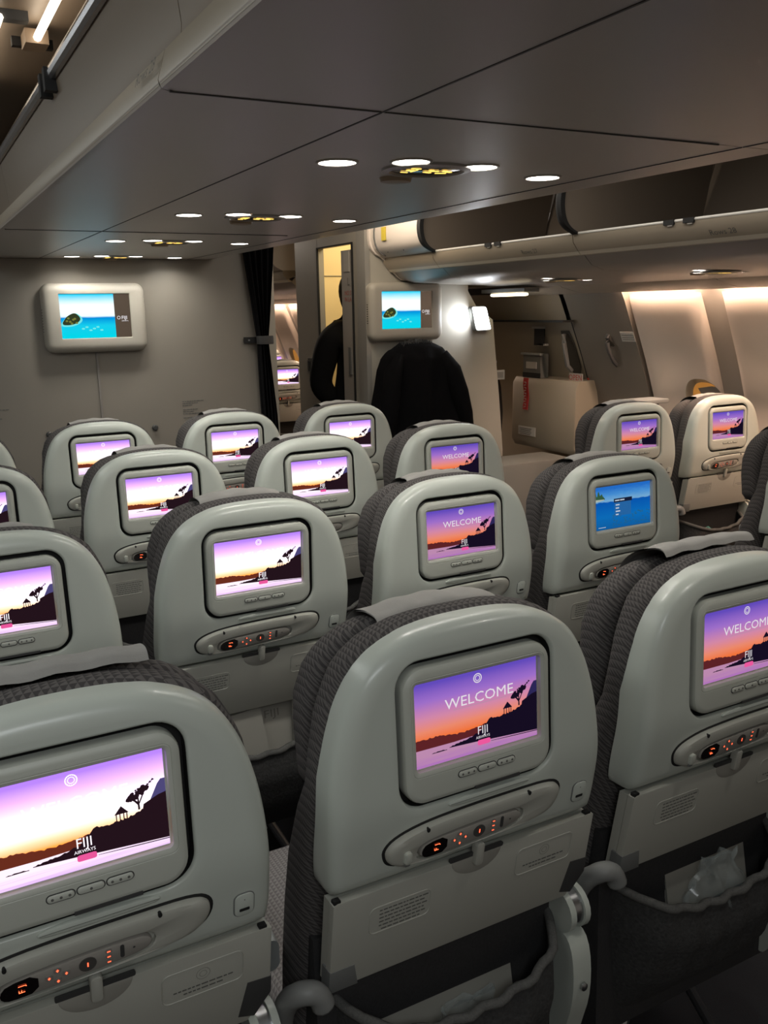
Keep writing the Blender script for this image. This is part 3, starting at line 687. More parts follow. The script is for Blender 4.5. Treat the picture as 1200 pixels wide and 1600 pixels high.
# ================================================================== SEATS
HALF = [(1.112, 0), (1.1115, .04), (1.108, .08), (1.100, .112), (1.085, .145), (1.062, .172), (1.03, .191), (1.0, .203), (.95, .215), (.90, .2205), (.85, .223), (.80, .2235), (.765, .221), (.757, .214)]
def halfw(z): return interp([(a, b) for a, b in reversed(HALF)], z)
def yb(z):   # profile of the seat's rear surface, pushed away below the crease
    if z >= .90: return 0
    if z >= .84: return .23*(.90-z)**2/(2*.06)
    return .0069+.23*(.84-z)
right = [(h, z) for z, h in HALF]
poly = chaikin([(-h, z) for h, z in reversed(right) if h > 0]+right, 2)
OUT = resample(poly, 160)
def shell():
    mb = MB(); n = 160; cz = .965
    # order by angle, centre-based so rings match the recess
    O = sorted(OUT, key=lambda p: math.atan2(p[1]-cz, p[0]))
    def R3(ps, y): return [(x, yb(z)+y, z) for x, z in ps]
    rec = rrect(0, .9685, .258, .210, .038, 10)
    def cast(ps, a):
        best = None
        for i in range(len(ps)):
            (x1, z1), (x2, z2) = ps[i], ps[(i+1) % len(ps)]
            dx, dz = math.cos(a), math.sin(a); ex, ez = x2-x1, z2-z1; den = dx*ez-dz*ex
            if abs(den) < 1e-12: continue
            t = (x1*ez-(z1-cz)*ex)/den; u = (x1*dz-(z1-cz)*dx)/den
            if t > 0 and -1e-6 <= u <= 1+1e-6 and (best is None or t > best): best = t
        return (best*math.cos(a), cz+best*math.sin(a))
    A = [math.atan2(p[1]-cz, p[0]) for p in O]
    rr = [cast(rec, a) for a in A]
    ins = lambda d: inset(O, d)
    def ins(d):
        out = []
        for p, q in zip(O, rr):
            dx, dz = q[0]-p[0], q[1]-p[1]; L = math.hypot(dx, dz); out.append((p[0]+dx/L*d, p[1]+dz/L*d))
        return out
    i3 = ins(.030)
    rings = [R3(inset(O, .004), .062), R3(O, .058), R3(O, .026), R3(ins(.0015), .016), R3(ins(.006), .0085), R3(ins(.013), .0035), R3(ins(.022), .0008), R3(i3, 0)]
    for k in range(1, 8):
        u = k/8; rings.append(R3([(a[0]*(1-u)+b[0]*u, a[1]*(1-u)+b[1]*u) for a, b in zip(i3, rr)], 0))
    rings += [R3(rr, 0)]
    rin = lambda d: [((x)*(1-d/.12), .968+(z-.968)*(1-d/.10)) for x, z in rr]
    rings += [R3(rin(.0012), .0006), R3(rin(.0026), .0026), R3(rin(.003), .006)]
    mb.loft(rings, shell_m, cap0=False, cap1=False)
    mb.loft([R3(rin(.003), .006), R3(rin(.003), .024)], dark_gap, cap0=False, cap1=False)  # black recess walls paint the shade in the gap around the monitor
    mb.loft([R3(rin(.003), .024), [(0, .0245, .968)]*n], dark_gap, cap0=False, cap1=False)
    # lip ledge under the monitor
    led = chaikin([(-.055, .858), (-.045, .866), (.075, .866), (.085, .858), (.07, .853), (-.04, .853)], 2)
    mb.slab(led, -.004, .004, shell_m, .003, yf=lambda x, z: yb(z))
    return mb
def on(x, z, y=0): return (x, yb(z)+y, z)
SW, SH, SZ = .197, .1165, .980
def S(u, v, lay): return ((u-.5)*SW, .0028-.0002*lay, SZ+(v-.5)*SH)
def scr_poly(mb, pts, lay, m): mb.add([S(u, v, lay) for u, v in pts], [tuple(range(len(pts)))], m)
def scr_text(mb, s, u, v, size, lay, m, wide=1.0):
    cx, _, cz = S(u, v, lay); add_text(mb, s, size, lambda a, b: (cx+a, .0028-.0002*lay, cz+b), m, wide)
def jag(x0, x1, top, n, amp, base, seed):
    rd = random.Random(seed); p = [(x0, base(x0))]
    for i in range(n+1):
        x = x0+(x1-x0)*i/n; p.append((x, interp(top, x)+rd.uniform(-amp, amp)))
    p.append((x1, base(x1))); return p
def welcome_screen(kind):
    mb = MB(); z0, z1 = SZ-SH/2, SZ+SH/2
    if kind == 'vivid':
        sky = ramp_emit('sunset_vivid', [(0, srgb(200, 90, 60)), (.34, srgb(245, 118, 60)), (.45, srgb(240, 140, 110)), (.60, srgb(214, 138, 170)), (.8, srgb(160, 112, 205)), (1, srgb(100, 76, 190))], z0, z1, 1.0, .006, (4, 1, 30))
        wat = ramp_emit('water_vivid', [(0, srgb(214, 130, 200)), (.12, srgb(190, 125, 205)), (.25, srgb(205, 150, 190))], z0, z1, .85, .03, (8, 1, 500))
        land, hedge, roof, letter = srgb(22, 14, 34), srgb(105, 40, 44), srgb(48, 42, 92), .8
    else:
        sky = ramp_emit('sunset_bright', [(0, srgb(240, 110, 50)), (.33, srgb(252, 150, 60)), (.42, srgb(255, 205, 160)), (.52, srgb(255, 244, 244)), (.70, srgb(250, 225, 255)), (.85, srgb(215, 165, 250)), (1, srgb(160, 115, 225))], z0, z1, 1.55, .008, (4, 1, 30))
        wat = ramp_emit('water_bright', [(0, srgb(205, 150, 245)), (.12, srgb(225, 185, 250)), (.25, srgb(255, 235, 250))], z0, z1, 1.2, .03, (8, 1, 500))
        land, hedge, roof, letter = srgb(36, 20, 28), srgb(120, 52, 36), srgb(84, 78, 130), 1.2
    L0 = emi('headland_'+kind, land, 1); H0 = emi('far_shore_'+kind, hedge, .8); R0 = emi('roof_'+kind, roof, .9); T0 = emi('lettering_'+kind, (1, .94, 1), letter)
    scr_poly(mb, [(0, 0), (1, 0), (1, 1), (0, 1)], 0, sky)
    scr_poly(mb, jag(0, .62, [(0, .335), (.1, .335), (.2, .33), (.3, .30), (.45, .30), (.62, .34)], 40, .010, lambda x: .2, 3), 1, H0)
    scr_poly(mb, [(0, 0), (1, 0), (1, .12), (.62, .12), (.5, .22), (.30, .21), (0, .215)], 2, wat)
    scr_poly(mb, jag(.50, 1.0, [(.5, .22), (.55, .32), (.60, .385), (.66, .37), (.75, .385), (.83, .41), (.90, .46), (.94, .50), (1, .56)], 46, .009, lambda x: interp([(.5, .13), (.62, .115), (1, .075)], x), 5), 3, L0)
    scr_poly(mb, jag(.26, .54, [(.26, .165), (.34, .19), (.42, .205), (.48, .235), (.54, .22)], 22, .008, lambda x: .155 if x < .5 else .13, 7), 3, L0)
    scr_poly(mb, jag(.12, .24, [(.12, .142), (.18, .155), (.24, .145)], 8, .004, lambda x: .138, 8), 3, L0)
    scr_poly(mb, [(.60, .095), (.80, .075), (1, .06), (1, .07), (.8, .085), (.6, .10)], 4, L0)
    # hut, tree and roof on the headland
    scr_poly(mb, [(.705, .445), (.745, .525), (.785, .445)], 3, L0)
    for u in (.716, .736, .757, .774): scr_poly(mb, [(u-.003, .37), (u+.003, .37), (u+.003, .45), (u-.003, .45)], 3, L0)
    scr_poly(mb, [(.90, .48), (.955, .66), (.975, .70), (1, .70), (1, .4)], 3, R0)
    scr_poly(mb, [(.86, .40), (1, .40), (1, .56), (.955, .545), (.87, .485)], 4, L0)
    rd = random.Random(11)
    for q in range(70):
        a = rd.uniform(0, 2*PI); r_ = math.sqrt(rd.random()); u = .838+.055*r_*math.cos(a)+.02*r_*math.sin(a); v = .605+.055*r_*math.sin(a)+.03*r_*math.cos(a)
        k = rd.uniform(.006, .015); scr_poly(mb, [(u+k*math.cos(t), v+k*1.5*math.sin(t)) for t in [i*PI/3+a for i in range(6)]], 3, L0)
    for (u, v) in ((.90, .67), (.915, .69), (.93, .71)): scr_poly(mb, [(u-.012, v-.012), (u+.012, v), (u, v+.018)], 3, L0)
    for pts in ([(.838, .44), (.85, .44), (.846, .58), (.838, .58)], [(.842, .50), (.85, .50), (.885, .62), (.878, .63)], [(.838, .49), (.846, .51), (.80, .60), (.795, .59)]): scr_poly(mb, pts, 3, L0)
    # ring emblem
    cx, _, cz = S(.5, .91, 0); n = 28
    for ra, rb in ((.0068, .0056), (.0040, .0030)):
        mb.loft([[(cx+r_*math.cos(2*PI*i/n), .0018, cz+r_*math.sin(2*PI*i/n)) for i in range(n)] for r_ in (ra, rb)], T0, cap0=False, cap1=False)
    for i in range(16):
        a = 2*PI*i/16; mb.add([(cx+r_*math.cos(a+d_), .0018, cz+r_*math.sin(a+d_)) for r_, d_ in ((.0042, 0), (.0056, -.06), (.0056, .06))], [(0, 1, 2)], T0)
    if kind == 'vivid':
        scr_text(mb, 'WELCOME', .515, .675, .0205, 5, T0, 1.12)
        scr_poly(mb, [(.30, .595), (.74, .595), (.74, .600), (.30, .600)], 5, emi('faint_line', (.8, .6, .75), .5))
    else:
        F0 = emi('faint_lettering', (1, .97, 1), 1.5)
        scr_text(mb, 'WELCOME', .515, .675, .0205, 5, F0, 1.12)
    scr_text(mb, 'FIJI', .532, .262, .0165, 6, T0, .9)
    scr_text(mb, 'AIRWAYS', .532, .180, .0056, 6, T0, .95)
    b = rrect(.54, .115, .105, .065, .015, 3); scr_poly(mb, b, 6, emi('pink_button_'+kind, srgb(240, 90, 160), 1.0))
    return mb
def ocean_screen():
    mb = MB(); z0, z1 = SZ-SH/2, SZ+SH/2
    pic = ramp_emit('lagoon_picture', [(0, srgb(20, 100, 170)), (.35, srgb(15, 120, 205)), (.68, srgb(10, 95, 195)), (.70, srgb(130, 190, 235)), (.85, srgb(80, 160, 235)), (1, srgb(40, 120, 220))], z0, z1, .8, .012, (50, 1, 160))
    scr_poly(mb, [(0, 0), (1, 0), (1, 1), (0, 1)], 0, pic)
    G = emi('palm_green', srgb(60, 100, 70), .8); W_ = emi('menu_text_grey', (.8, .88, 1), .7)
    scr_poly(mb, jag(0, .17, [(0, .86), (.03, .80), (.06, .9), (.09, .8), (.12, .84), (.17, .72)], 14, .03, lambda x: .70, 2), 1, G)
    scr_poly(mb, [(0, .66), (.16, .69), (.16, .71), (0, .72)], 2, emi('sand', srgb(190, 200, 190), .8))
    rd = random.Random(5)
    for q in range(60):
        u = rd.uniform(.3, .97); v = rd.uniform(.04, .33); scr_poly(mb, [(u, v), (u+.03, v+.004), (u+.018, v+.018), (u-.004, v+.012)], 1, emi('reef_patch', srgb(60, 130, 165), .5))
    scr_poly(mb, [(.34, .28), (.64, .28), (.64, .68), (.34, .68)], 1, emi('menu_panel', srgb(45, 115, 185), .75))
    scr_poly(mb, [(.33, .60), (.66, .60), (.66, .69), (.33, .69)], 2, emi('menu_bar', srgb(30, 40, 70), .6))
    for u0, u1, v in ((.35, .43, .645), (.44, .52, .645), (.36, .43, .54), (.36, .42, .465), (.36, .44, .39), (.36, .41, .315)): scr_poly(mb, [(u0, v-.014), (u1, v-.014), (u1, v+.014), (u0, v+.014)], 3, W_)
    scr_poly(mb, [(.05, .05), (.18, .05), (.18, .062), (.05, .062)], 2, W_)
    return mb
def pod():
    """holder under the monitor with the handset lying in it"""
    mb = MB(); o = chaikin([(-.146, .803), (-.148, .818), (-.132, .832), (-.09, .842), (-.02, .8455), (.06, .846), (.122, .845), (.140, .834), (.141, .815), (.128, .797), (.09, .791), (.02, .7885), (-.06, .786), (-.125, .787), (-.14, .793)], 2)
    f = lambda x, z: yb(z)
    mb.slab(inset(o, -.0035), -.0012, .004, dark_gap, .001, yf=f)
    def ring(off, y): return [(x, yb(z)+y, z) for x, z in inset(o, off)]
    inn = chaikin([(-.100, .790), (-.104, .803), (-.094, .818), (-.04, .822), (.055, .825), (.072, .818), (.074, .806), (.062, .794), (.0, .789), (-.06, .786)], 2)
    inn = resample(inn, len(o)); oo = inset(o, .010)
    # match start points by angle about the handset centre
    def byang(P, cx=-.01, cz=.808): return sorted(P, key=lambda p: math.atan2((p[1]-cz)*4, p[0]-cx))
    O0 = byang(o); 
    def rg(P, y): return [(x, yb(z)+y, z) for x, z in P]
    I = byang(inn)
    mid = [(a[0]*.5+b[0]*.5, a[1]*.5+b[1]*.5) for a, b in zip(O0, I)]
    q = lambda t: [(a[0]*(1-t)+b[0]*t, a[1]*(1-t)+b[1]*t) for a, b in zip(O0, I)]
    mb.loft([rg(O0, .002), rg(q(.03), -.006), rg(q(.12), -.0105), rg(q(.3), -.0125), rg(q(.96), -.0115), rg(I, -.010), rg(I, -.003)], tray_m, cap0=False, cap1=True)
    return mb
def handset():
    mb = MB(); inn = chaikin([(-.096, .793), (-.099, .803), (-.090, .815), (-.04, .819), (.052, .821), (.067, .815), (.069, .806), (.059, .797), (.0, .792), (-.06, .789)], 2)
    mb.slab(inn, -.0125, 0, mat('handset_plastic', (.33, .31, .28), .35), .003, yf=lambda x, z: yb(z))
    d = chaikin([(-.094, .795), (-.096, .804), (-.088, .8135), (-.056, .8165), (-.056, .7925), (-.085, .791)], 1)
    mb.slab(d, -.0132, -.012, disp_m, yf=lambda x, z: yb(z))
    P = lambda x, z, l=0: (x, yb(z)-.0142-.0002*l, z)
    for s, zc in (('F', .8005), ('J', .8085)):
        add_text(mb, s, .0095, lambda u, v, zc=zc: P(-.073-v, zc+u), seg_red)
    def dot(x, z, w_, h_, m): mb.add([P(x-w_, z-h_), P(x+w_, z-h_), P(x+w_, z+h_), P(x-w_, z+h_)], [(0, 1, 2, 3)], m)
    keym = mat('handset_key', (.24, .23, .21), .4)
    for (x, z) in ((-.036, .8125), (-.036, .7975), (-.045, .805), (-.027, .805)):
        mb.slab(rrect(x, z, .008, .0065, .002, 2), -.0138, -.012, keym, yf=lambda x, z: yb(z)); dot(x, z-.0, .0013, .0008, key_red); dot(x, z, .0005, .0018, key_red)
    mb.slab([(-.004+.0095*math.cos(a), .8065+.0095*math.sin(a)) for a in [k*PI/10 for k in range(20)]], -.0138, -.012, mat('handset_dark_key', (.08, .075, .07), .4), yf=lambda x, z: yb(z)); dot(-.004, .8065, .0007, .003, key_red)
    for z in (.800, .8075, .815): mb.slab(rrect(.019, z, .007, .0055, .002, 2), -.0138, -.012, keym, yf=lambda x, z: yb(z)); dot(.019, z, .0018, .0007, key_red)
    mb.slab(rrect(.034, .8085, .0045, .018, .002, 2), -.0136, -.012, darkgrey, yf=lambda x, z: yb(z))
    dot(.047, .8095, .0012, .0012, darkgrey)
    return mb
def placard(x0, x1, z0, z1, lines, seed):
    mb = MB(); rd = random.Random(seed); P = rrect((x0+x1)/2, (z0+z1)/2, x1-x0, z1-z0, .010, 5)
    a, b_ = P, inset(P, .0016)
    mb.loft([[on(x, z, -.0042) for x, z in a], [on(x, z, -.0052) for x, z in inset(P, .0008)], [on(x, z, -.0042) for x, z in b_]], tray_m, cap0=False, cap1=False)
    for (cx, cz, wd) in lines:
        x = cx-wd/2
        while x < cx+wd/2:
            l = rd.uniform(.003, .009); mb.add([on(x, cz-.0011, -.0042), on(x+l, cz-.0011, -.0042), on(x+l, cz+.0011, -.0042), on(x, cz+.0011, -.0042)], [(0, 1, 2, 3)], print_m); x += l+.0015
    return mb
def trayp(z): return yb(z)
def cushion_loft(tab, m, zs, n=40, e=.6):
    """tab: z -> (half width, y rear, y front)"""
    mb = MB(); rings = []
    for z in zs:
        hw = interp([(t[0], t[1]) for t in tab], z); ya = interp([(t[0], t[2]) for t in tab], z); yc = interp([(t[0], t[3]) for t in tab], z)
        r = []
        for j in range(n):
            a = 2*PI*j/n; c, s = math.cos(a), math.sin(a)
            r.append((hw*math.copysign(abs(c)**e, c), (ya+yc)/2+(yc-ya)/2*math.copysign(abs(s)**e, s), z))
        rings.append(r)
    mb.loft(rings, m); return mb
BACK = {'back_shell', 'monitor', 'handset_holder', 'usb_socket', 'tray_table', 'backrest', 'headrest', 'headrest_cover', 'lower_back_panel', 'tray_arm'}
def make_seat():
    r = empty('airline_seat'); tag(r, 'seat', 'airline seat', 'airline seats seen from behind')
    shell().build('back_shell', r, 40)
    # monitor
    mb = MB(); o = rrect(0, .967, .236, .188, .030, 10); a = rrect(0, SZ, SW+.004, SH+.004, .005, 10)
    R3 = lambda P, y: [(x, y, z) for x, z in P]
    gr = rrect(0, SZ-.001, .214, .134, .010, 10)
    mb.loft([R3(o, .018), R3(o, .003), R3(inset(o, .0015), -.001), R3(inset(o, .005), -.0035), R3(inset(o, .009), -.0042), R3(inset(gr, -.0008), -.0044), R3(gr, -.0038), R3(inset(gr, .0008), -.0046), R3(inset(a, -.004), -.0044), R3(inset(a, -.001), -.003), R3(a, .003)], bezel_m, cap0=False, cap1=True)
    mon = mb.build('monitor', r, 30)
    mb = MB(); mb.slab([(-.012, .8775), (.062, .8775), (.062, .8735), (-.012, .8735)], -.0048, 0, darkgrey); mb.build('release_slot', mon)
    for i in range(3):
        mb = MB(); x = -.024+.0315*i; P = rrect(x, .9015, .0285, .0082, .004, 5)
        mb.slab(inset(P, -.0012), -.0048, -.003, darkgrey); mb.slab(P, -.0068, -.003, bezel_m, .0015)
        for dx in ((-.009, 0, .009) if i != 1 else (0,)): mb.slab([(x+dx+.0016*math.cos(t), .9015+.0016*math.sin(t)) for t in [k*PI/4 for k in range(8)]], -.0072, -.006, print_m)
        mb.build('button', mon)
    welcome_screen('vivid').build('screen', mon)
    h = pod().build('handset_holder', r, 40)
    handset().build('handset', h, 35)
    mb = MB(); mb.slab(rrect(-.118, .802, .012, .020, .005, 4), -.018, -.008, bezel_m, .003, yf=lambda x, z: yb(z)); mb.slab(rrect(-.118, .791, .009, .006, .002, 3), -.015, -.008, midgrey, .001, yf=lambda x, z: yb(z)); mb.build('release_catch', h)
    for x, z in ((-.088, .836), (.078, .842)):
        mb = MB(); mb.slab([(x+.0024*math.cos(t), z+.0035*math.sin(t)) for t in [k*PI/5 for k in range(10)]], -.0132, -.008, dark_gap, yf=lambda x, z: yb(z)); mb.build('pivot_pin', h)
    mb = MB(); P = rrect(.183, .806, .027, .036, .009, 6)
    mb.slab(P, -.0015, .002, midgrey, .001, yf=lambda x, z: yb(z)); mb.slab(inset(P, .0012), -.0028, .001, shell_m, .0012, yf=lambda x, z: yb(z))
    mb.slab(rrect(.183, .799, .013, .0045, .001, 2), -.0031, 0, dark_gap, yf=lambda x, z: yb(z)); mb.slab(rrect(.183, .814, .0015, .0015, .0005, 1), -.0031, 0, print_m, yf=lambda x, z: yb(z))
    mb.build('usb_socket', r)
    # tray table
    mb = MB(); f = lambda x, z: yb(z)
    tp = [(-.2195, .607), (-.2195, .754), (-.214, .757), (.214, .757), (.2195, .754), (.2195, .655), (.19, .607)]
    mb.slab(tp, -.004, .010, tray_m, .0015, yf=f)
    mb.slab([(-.218, .61), (-.218, .752), (.218, .752), (.218, .65), (.19, .61)], .012, .030, tray_m, .001, yf=f)
    mb.slab([(-.216, .61), (-.216, .75), (.216, .75), (.216, .65), (.19, .61)], .009, .013, darkgrey, yf=f)
    tt = mb.build('tray_table', r, 30)
    mb = MB(); hd_ = [(.042*math.cos(t)+.004, .757+.030*math.sin(t)) for t in [PI+k*PI/16 for k in range(17)]]
    mb.slab(hd_, -.0046, 0, mat('latch_recess', (.36, .35, .31), .5), .001, yf=f)
    mb.slab(rrect(.004, .7605, .09, .007, .002, 2), -.0045, 0, darkgrey, yf=f)
    mb.slab(rrect(.004, .762, .014, .040, .006, 5), -.013, 0, tray_m, .003, yf=f); mb.build('tray_latch', tt)
    placard(-.165, -.068, .682, .728, [(-.115, .719-.0065*i, .068-.008*(i == 5)) for i in range(6)], 3).build('placard', tt)
    pc = placard(.078, .182, .688, .737, [(.13, .703, .075), (.13, .6965, .05)], 4)
    for ra in (.009, .005): pc.loft([[on(.13+q*math.cos(t), .72+q*math.sin(t), -.0043) for t in [k*PI/10 for k in range(20)]] for q in (ra, ra-.0008)], mat('faint_print', (.30, .295, .26), .6), cap0=False, cap1=False)
    pc.build('placard', tt)
    for pts in ([(-.2205, .603), (-.2205, .640), (-.183, .640), (-.176, .603)], [(.2205, .672), (.188, .675), (.176, .620), (.198, .612), (.2205, .645)]):
        mb = MB(); mb.slab(pts, -.0052, .02, darkgrey if pts[0][0] > 0 else midgrey, .001, yf=f); mb.build('corner_guard', tt)
    mb = MB()
    for x in (-.214, .208): mb.slab(rrect(x, .7585, .010, .006, .001, 2), -.003, .006, dark_gap, yf=f)
    mb.build('hinge_stop', tt)
    mb = MB(); pts = [(-.272, .125, .42), (-.276, .105, .55), (-.274, .075, .605), (-.262, .050, .628), (-.240, .046, .622), (-.232, .046, .597)]
    pts = [tuple(p) for p in chaikin(pts, 2, False)]
    mb.tube(pts, [.016]*(len(pts)-3)+[.0165, .0155, .011], mat('tray_arm_grey', (.22, .225, .22), .45), 12); mb.build('tray_arm', r, 60)
    # cushions
    zs = [.42+.02*i for i in range(33)]+[1.075, 1.09, 1.10, 1.108, 1.113, 1.116]
    tab = [(.42, .232, .13, .27), (.50, .236, .12, .255), (.60, .238, .10, .23), (.70, .238, .082, .20), (.78, .236, .066, .175), (.86, .228, .045, .145), (.90, .222, .032, .125), (.95, .219, .028, .112), (1.0, .210, .028, .108), (1.03, .199, .028, .108), (1.062, .182, .028, .108), (1.085, .158, .030, .106), (1.10, .125, .034, .100), (1.108, .098, .040, .094), (1.113, .07, .048, .086), (1.116, .035, .058, .076)]
    cushion_loft(tab, fab, zs, 64).build('backrest', r, 70)
    zs = [.855, .858, .865, .88, .90]+[.92+.02*i for i in range(8)]+[1.075, 1.087, 1.095, 1.100, 1.103]
    tab = [(.855, .16, .135, .155), (.858, .185, .118, .17), (.865, .196, .106, .185), (.88, .204, .10, .195), (.95, .206, .10, .20), (1.0, .203, .10, .198), (1.04, .190, .10, .19), (1.065, .172, .102, .182), (1.085, .146, .106, .17), (1.095, .118, .112, .16), (1.100, .09, .12, .15), (1.103, .05, .128, .142)]
    cushion_loft(tab, fab, zs, 56).build('headrest', r, 70)
    make_cover(.0, 1).build('headrest_cover', r, 60)
    mb = MB(); mb.loft([[(x, .115+.0*z, z), (x, .135, z)] for z in (.3,) for x in (-.2, .2)], leather, closed=False)
    mb = MB(); rr_ = []
    for z in (.26, .36, .45, .55, .64, .66): rr_.append([(sx*.222, y, z) for sx, y in ((-1, .098+.03*(.66-z)), (1, .098+.03*(.66-z)), (1, .19), (-1, .19))])
    mb.loft(rr_, leather); mb.build('lower_back_panel', r)
    # seat pan cushion
    mb = MB(); rr_ = []
    for y, h0, h1 in ((.16, .34, .44), (.20, .33, .452), (.35, .33, .462), (.52, .34, .47), (.60, .35, .465), (.63, .37, .44)):
        P = rrect(0, (h0+h1)/2, .48 if y < .6 else .46, h1-h0, .03, 5); rr_.append([(x, y, z) for x, z in P])
    mb.loft(rr_, fab2); mb.build('seat_cushion', r, 50)
    # pocket of mesh hanging under the tray
    mb = MB(); nx, nz = 30, 12; front = []
    for j in range(nz+1):
        v = j/nz; row = []
        for i in range(nx+1):
            u = i/nx*2-1; top = .548-.05*(1-u*u); z = top-(top-.27)*v
            row.append((u*.196, .112-.10*(1-u**6)*interp([(0, .86), (.25, 1), (.6, .8), (1, .1)], v)+.004*math.sin(u*22+v*6)*(1-v), z))
        front.append(row)
    mb.loft(front, mesh_m, closed=False); mb.loft([[(x, y+.004, z) for x, y, z in q] for q in front], mesh_m, closed=False)
    pk = mb.build('seat_pocket', r, 60)
    mb = MB(); mb.tube([(x, y-.001, z+.003) for x, y, z in front[0]], .0075, mat('pocket_band', (.11, .11, .105), .9, noise=.4, scale=300, bump=.5, bscale=400), 8); mb.build('elastic_band', pk, 60)
    # rear end of the armrest between two seats
    mb = MB(); sd = chaikin([(.045, .525), (.09, .53), (.125, .47), (.13, .36), (.11, .27), (.08, .26), (.06, .34), (.035, .43)], 2)
    mb.loft([[(x, y, z) for y, z in sd] for x in (.196, .200, .228, .232)], shell_m); 
    sh_ = mb.build('armrest_support', r, 40)
    mb = MB(); mb.loft([[(.214+q*math.cos(t)*.9, .036-.002*k, .445+q*math.sin(t)) for t in [i*PI/6 for i in range(12)]] for k, q in ((0, .007), (2, .007), (3, .003))], metal_m); mb.build('screw', sh_)
    ar = MB(); ar.loft([[(.263+dx, y, z) for dx, z in rrect(-.007, z0, .036, .05, .012, 4)] for y, z0 in ((.16, .60), (.2, .605), (.45, .61), (.55, .605))], armgrey)
    ao = ar.build('armrest', r, 40)
    mb = MB(); n = 20
    for x0, x1, m_, q in ((.193, .204, shell_m, .036), (.204, .222, metal_m, .031), (.222, .232, shell_m, .036)):
        mb.loft([[(x, .08+q*math.cos(2*PI*i/n), .565+q*math.sin(2*PI*i/n)) for i in range(n)] for x in (x0, x1)], m_)
    mb.build('pivot_drum', ao, 40)
    mb = MB()
    for sx in (-1, 1):
        mb = MB(); mb.tube([(sx*.16, .52, .34), (sx*.16, .50, .0)], .014, metal_m, 10); mb.build('leg', r); mb = MB(); mb.tube([(sx*.0+.004*sx, .195, .34), (sx*.172, .13, .0)], .011, metal_m, 10); mb.build('leg_brace', r)
    mb = MB(); mb.tube([(-.26, .22, .335), (.26, .22, .335)], .018, metal_m, 10); mb.tube([(-.26, .5, .335), (.26, .5, .335)], .018, metal_m, 10); mb.build('cross_tube', r)
    return r
def make_cover(lift, seed, w0=-.105, w1=.093):
    mb = MB(); rd = random.Random(seed)
    prof = [(.082, 1.112+lift*.8), (.088, 1.118+lift), (.100, 1.120+lift), (.130, 1.120+lift*.5), (.165, 1.110), (.190, 1.085), (.203, 1.04), (.207, .97), (.206, .90)]
    prof = chaikin(prof, 2, False); rows_ = []
    nx = 16
    for (y, z) in prof:
        rows_.append([(w0+(w1-w0)*i/nx, y+.0012*math.sin(i*.9+seed), z-.010*((i/nx*2-1)**2)*(z > 1.05)*(1 if lift < .01 else .3)+.0015*math.sin(i*1.3+seed*2)) for i in range(nx+1)])
    mb.loft(rows_, cloth_m, closed=False); mb.loft([[(x, y-.0015, z-.002) for x, y, z in q] for q in rows_], cloth_m, closed=False)
    return mb

proto = make_seat()
screens = {'vivid': [c for c in bpy.data.objects if c.name.startswith('screen') and c.parent and c.parent.parent == proto][0].data}
for kk, fnn in (('bright', lambda: welcome_screen('bright')), ('ocean', ocean_screen)):
    o = fnn().build('screen_tmp'); screens[kk] = o.data; o.data.name = 'screen_'+kk; bpy.data.objects.remove(o)
covers = []
for lift, sd, a, b_ in ((.0, 1, -.105, .093), (.012, 5, -.10, .11), (.003, 8, -.10, .085)):
    o = make_cover(lift, sd, a, b_).build('cover_tmp'); covers.append(o.data); o.data.name = 'headrest_cover_mesh'; bpy.data.objects.remove(o)
SEATS = [  # x, y, tilt deg, screen, cover, label
 (0.0, 0.0, -3.2, 'vivid', 0, 'large grey seat in the bottom centre, bright WELCOME screen, nearest row'),
 (-.523, 0.0, -2.1, 'bright', 1, 'largest grey seat at the bottom left corner, washed-out purple sunset screen'),
 (.523, 0.0, -3.0, 'vivid', 1, 'grey seat cut by the right picture edge, WELCOME screen, nearest row'),
 (0.0, .84, 2.5, 'bright', 2, 'reclined grey seat with glowing sunset screen, left behind the bottom centre seat'),
 (.523, .84, -4.0, 'vivid', 2, 'grey seat with WELCOME screen directly behind the bottom centre seat'),
 (1.046, .84, -4.7, 'ocean', 2, 'grey seat whose screen shows a blue lagoon menu'),
 (-.523, .84, -5.4, 'bright', 2, 'grey seat cut by the left edge, second row, above the bottom left seat'),
 (0.0, 1.68, -2.1, 'bright', 2, 'grey seat of the third row, second from left, washed-out sunset screen'),
 (.523, 1.68, -2.9, 'bright', 2, 'grey seat of the third row with sunset screen, between two taller nearer seats'),
 (1.046, 1.68, -3.0, 'vivid', 2, 'grey seat with WELCOME screen in front of the hanging black coat'),
 (-.523, 1.68, -3.0, 'bright', 2, 'third row grey seat at the left edge, only a screen sliver showing'),
 (0.0, 2.52, -2.2, 'bright', 2, 'front row grey seat below the left wall monitor, bright sunset screen'),
 (.523, 2.52, -.2, 'bright', 2, 'front row grey seat left of the black curtain, bright sunset screen'),
 (1.046, 2.52, -.4, 'bright', 2, 'front row grey seat below the lavatory doorway'),
 (-.523, 2.52, -2.2, 'bright', 2, 'front row grey seat at the left edge, no screen visible'),
 (2.044, 1.813, -2.9, 'vivid', 2, 'right-hand pair aisle seat with WELCOME screen, in front of the exit door'),
 (2.574, 1.813, -3.9, 'vivid', 0, 'grey window seat with WELCOME screen under the porthole'),
 (2.054, .96, -3.5, 'vivid', 2, 'grey seat at the right edge showing its dark fabric side, middle height'),
 (2.135, 5.92, -2.0, 'bright', 2, 'distant seat with sunset screen seen through the curtain doorway'),
 (2.90, 7.9, -2.0, 'bright', 2, 'far tiny seat top behind the distant seat in the curtain doorway, left one'),
 (2.86, 6.76, -2.0, 'bright', 2, 'far small seat top beside the frame in the curtain doorway'),
]
PIV = Vector((0, .02, .56))
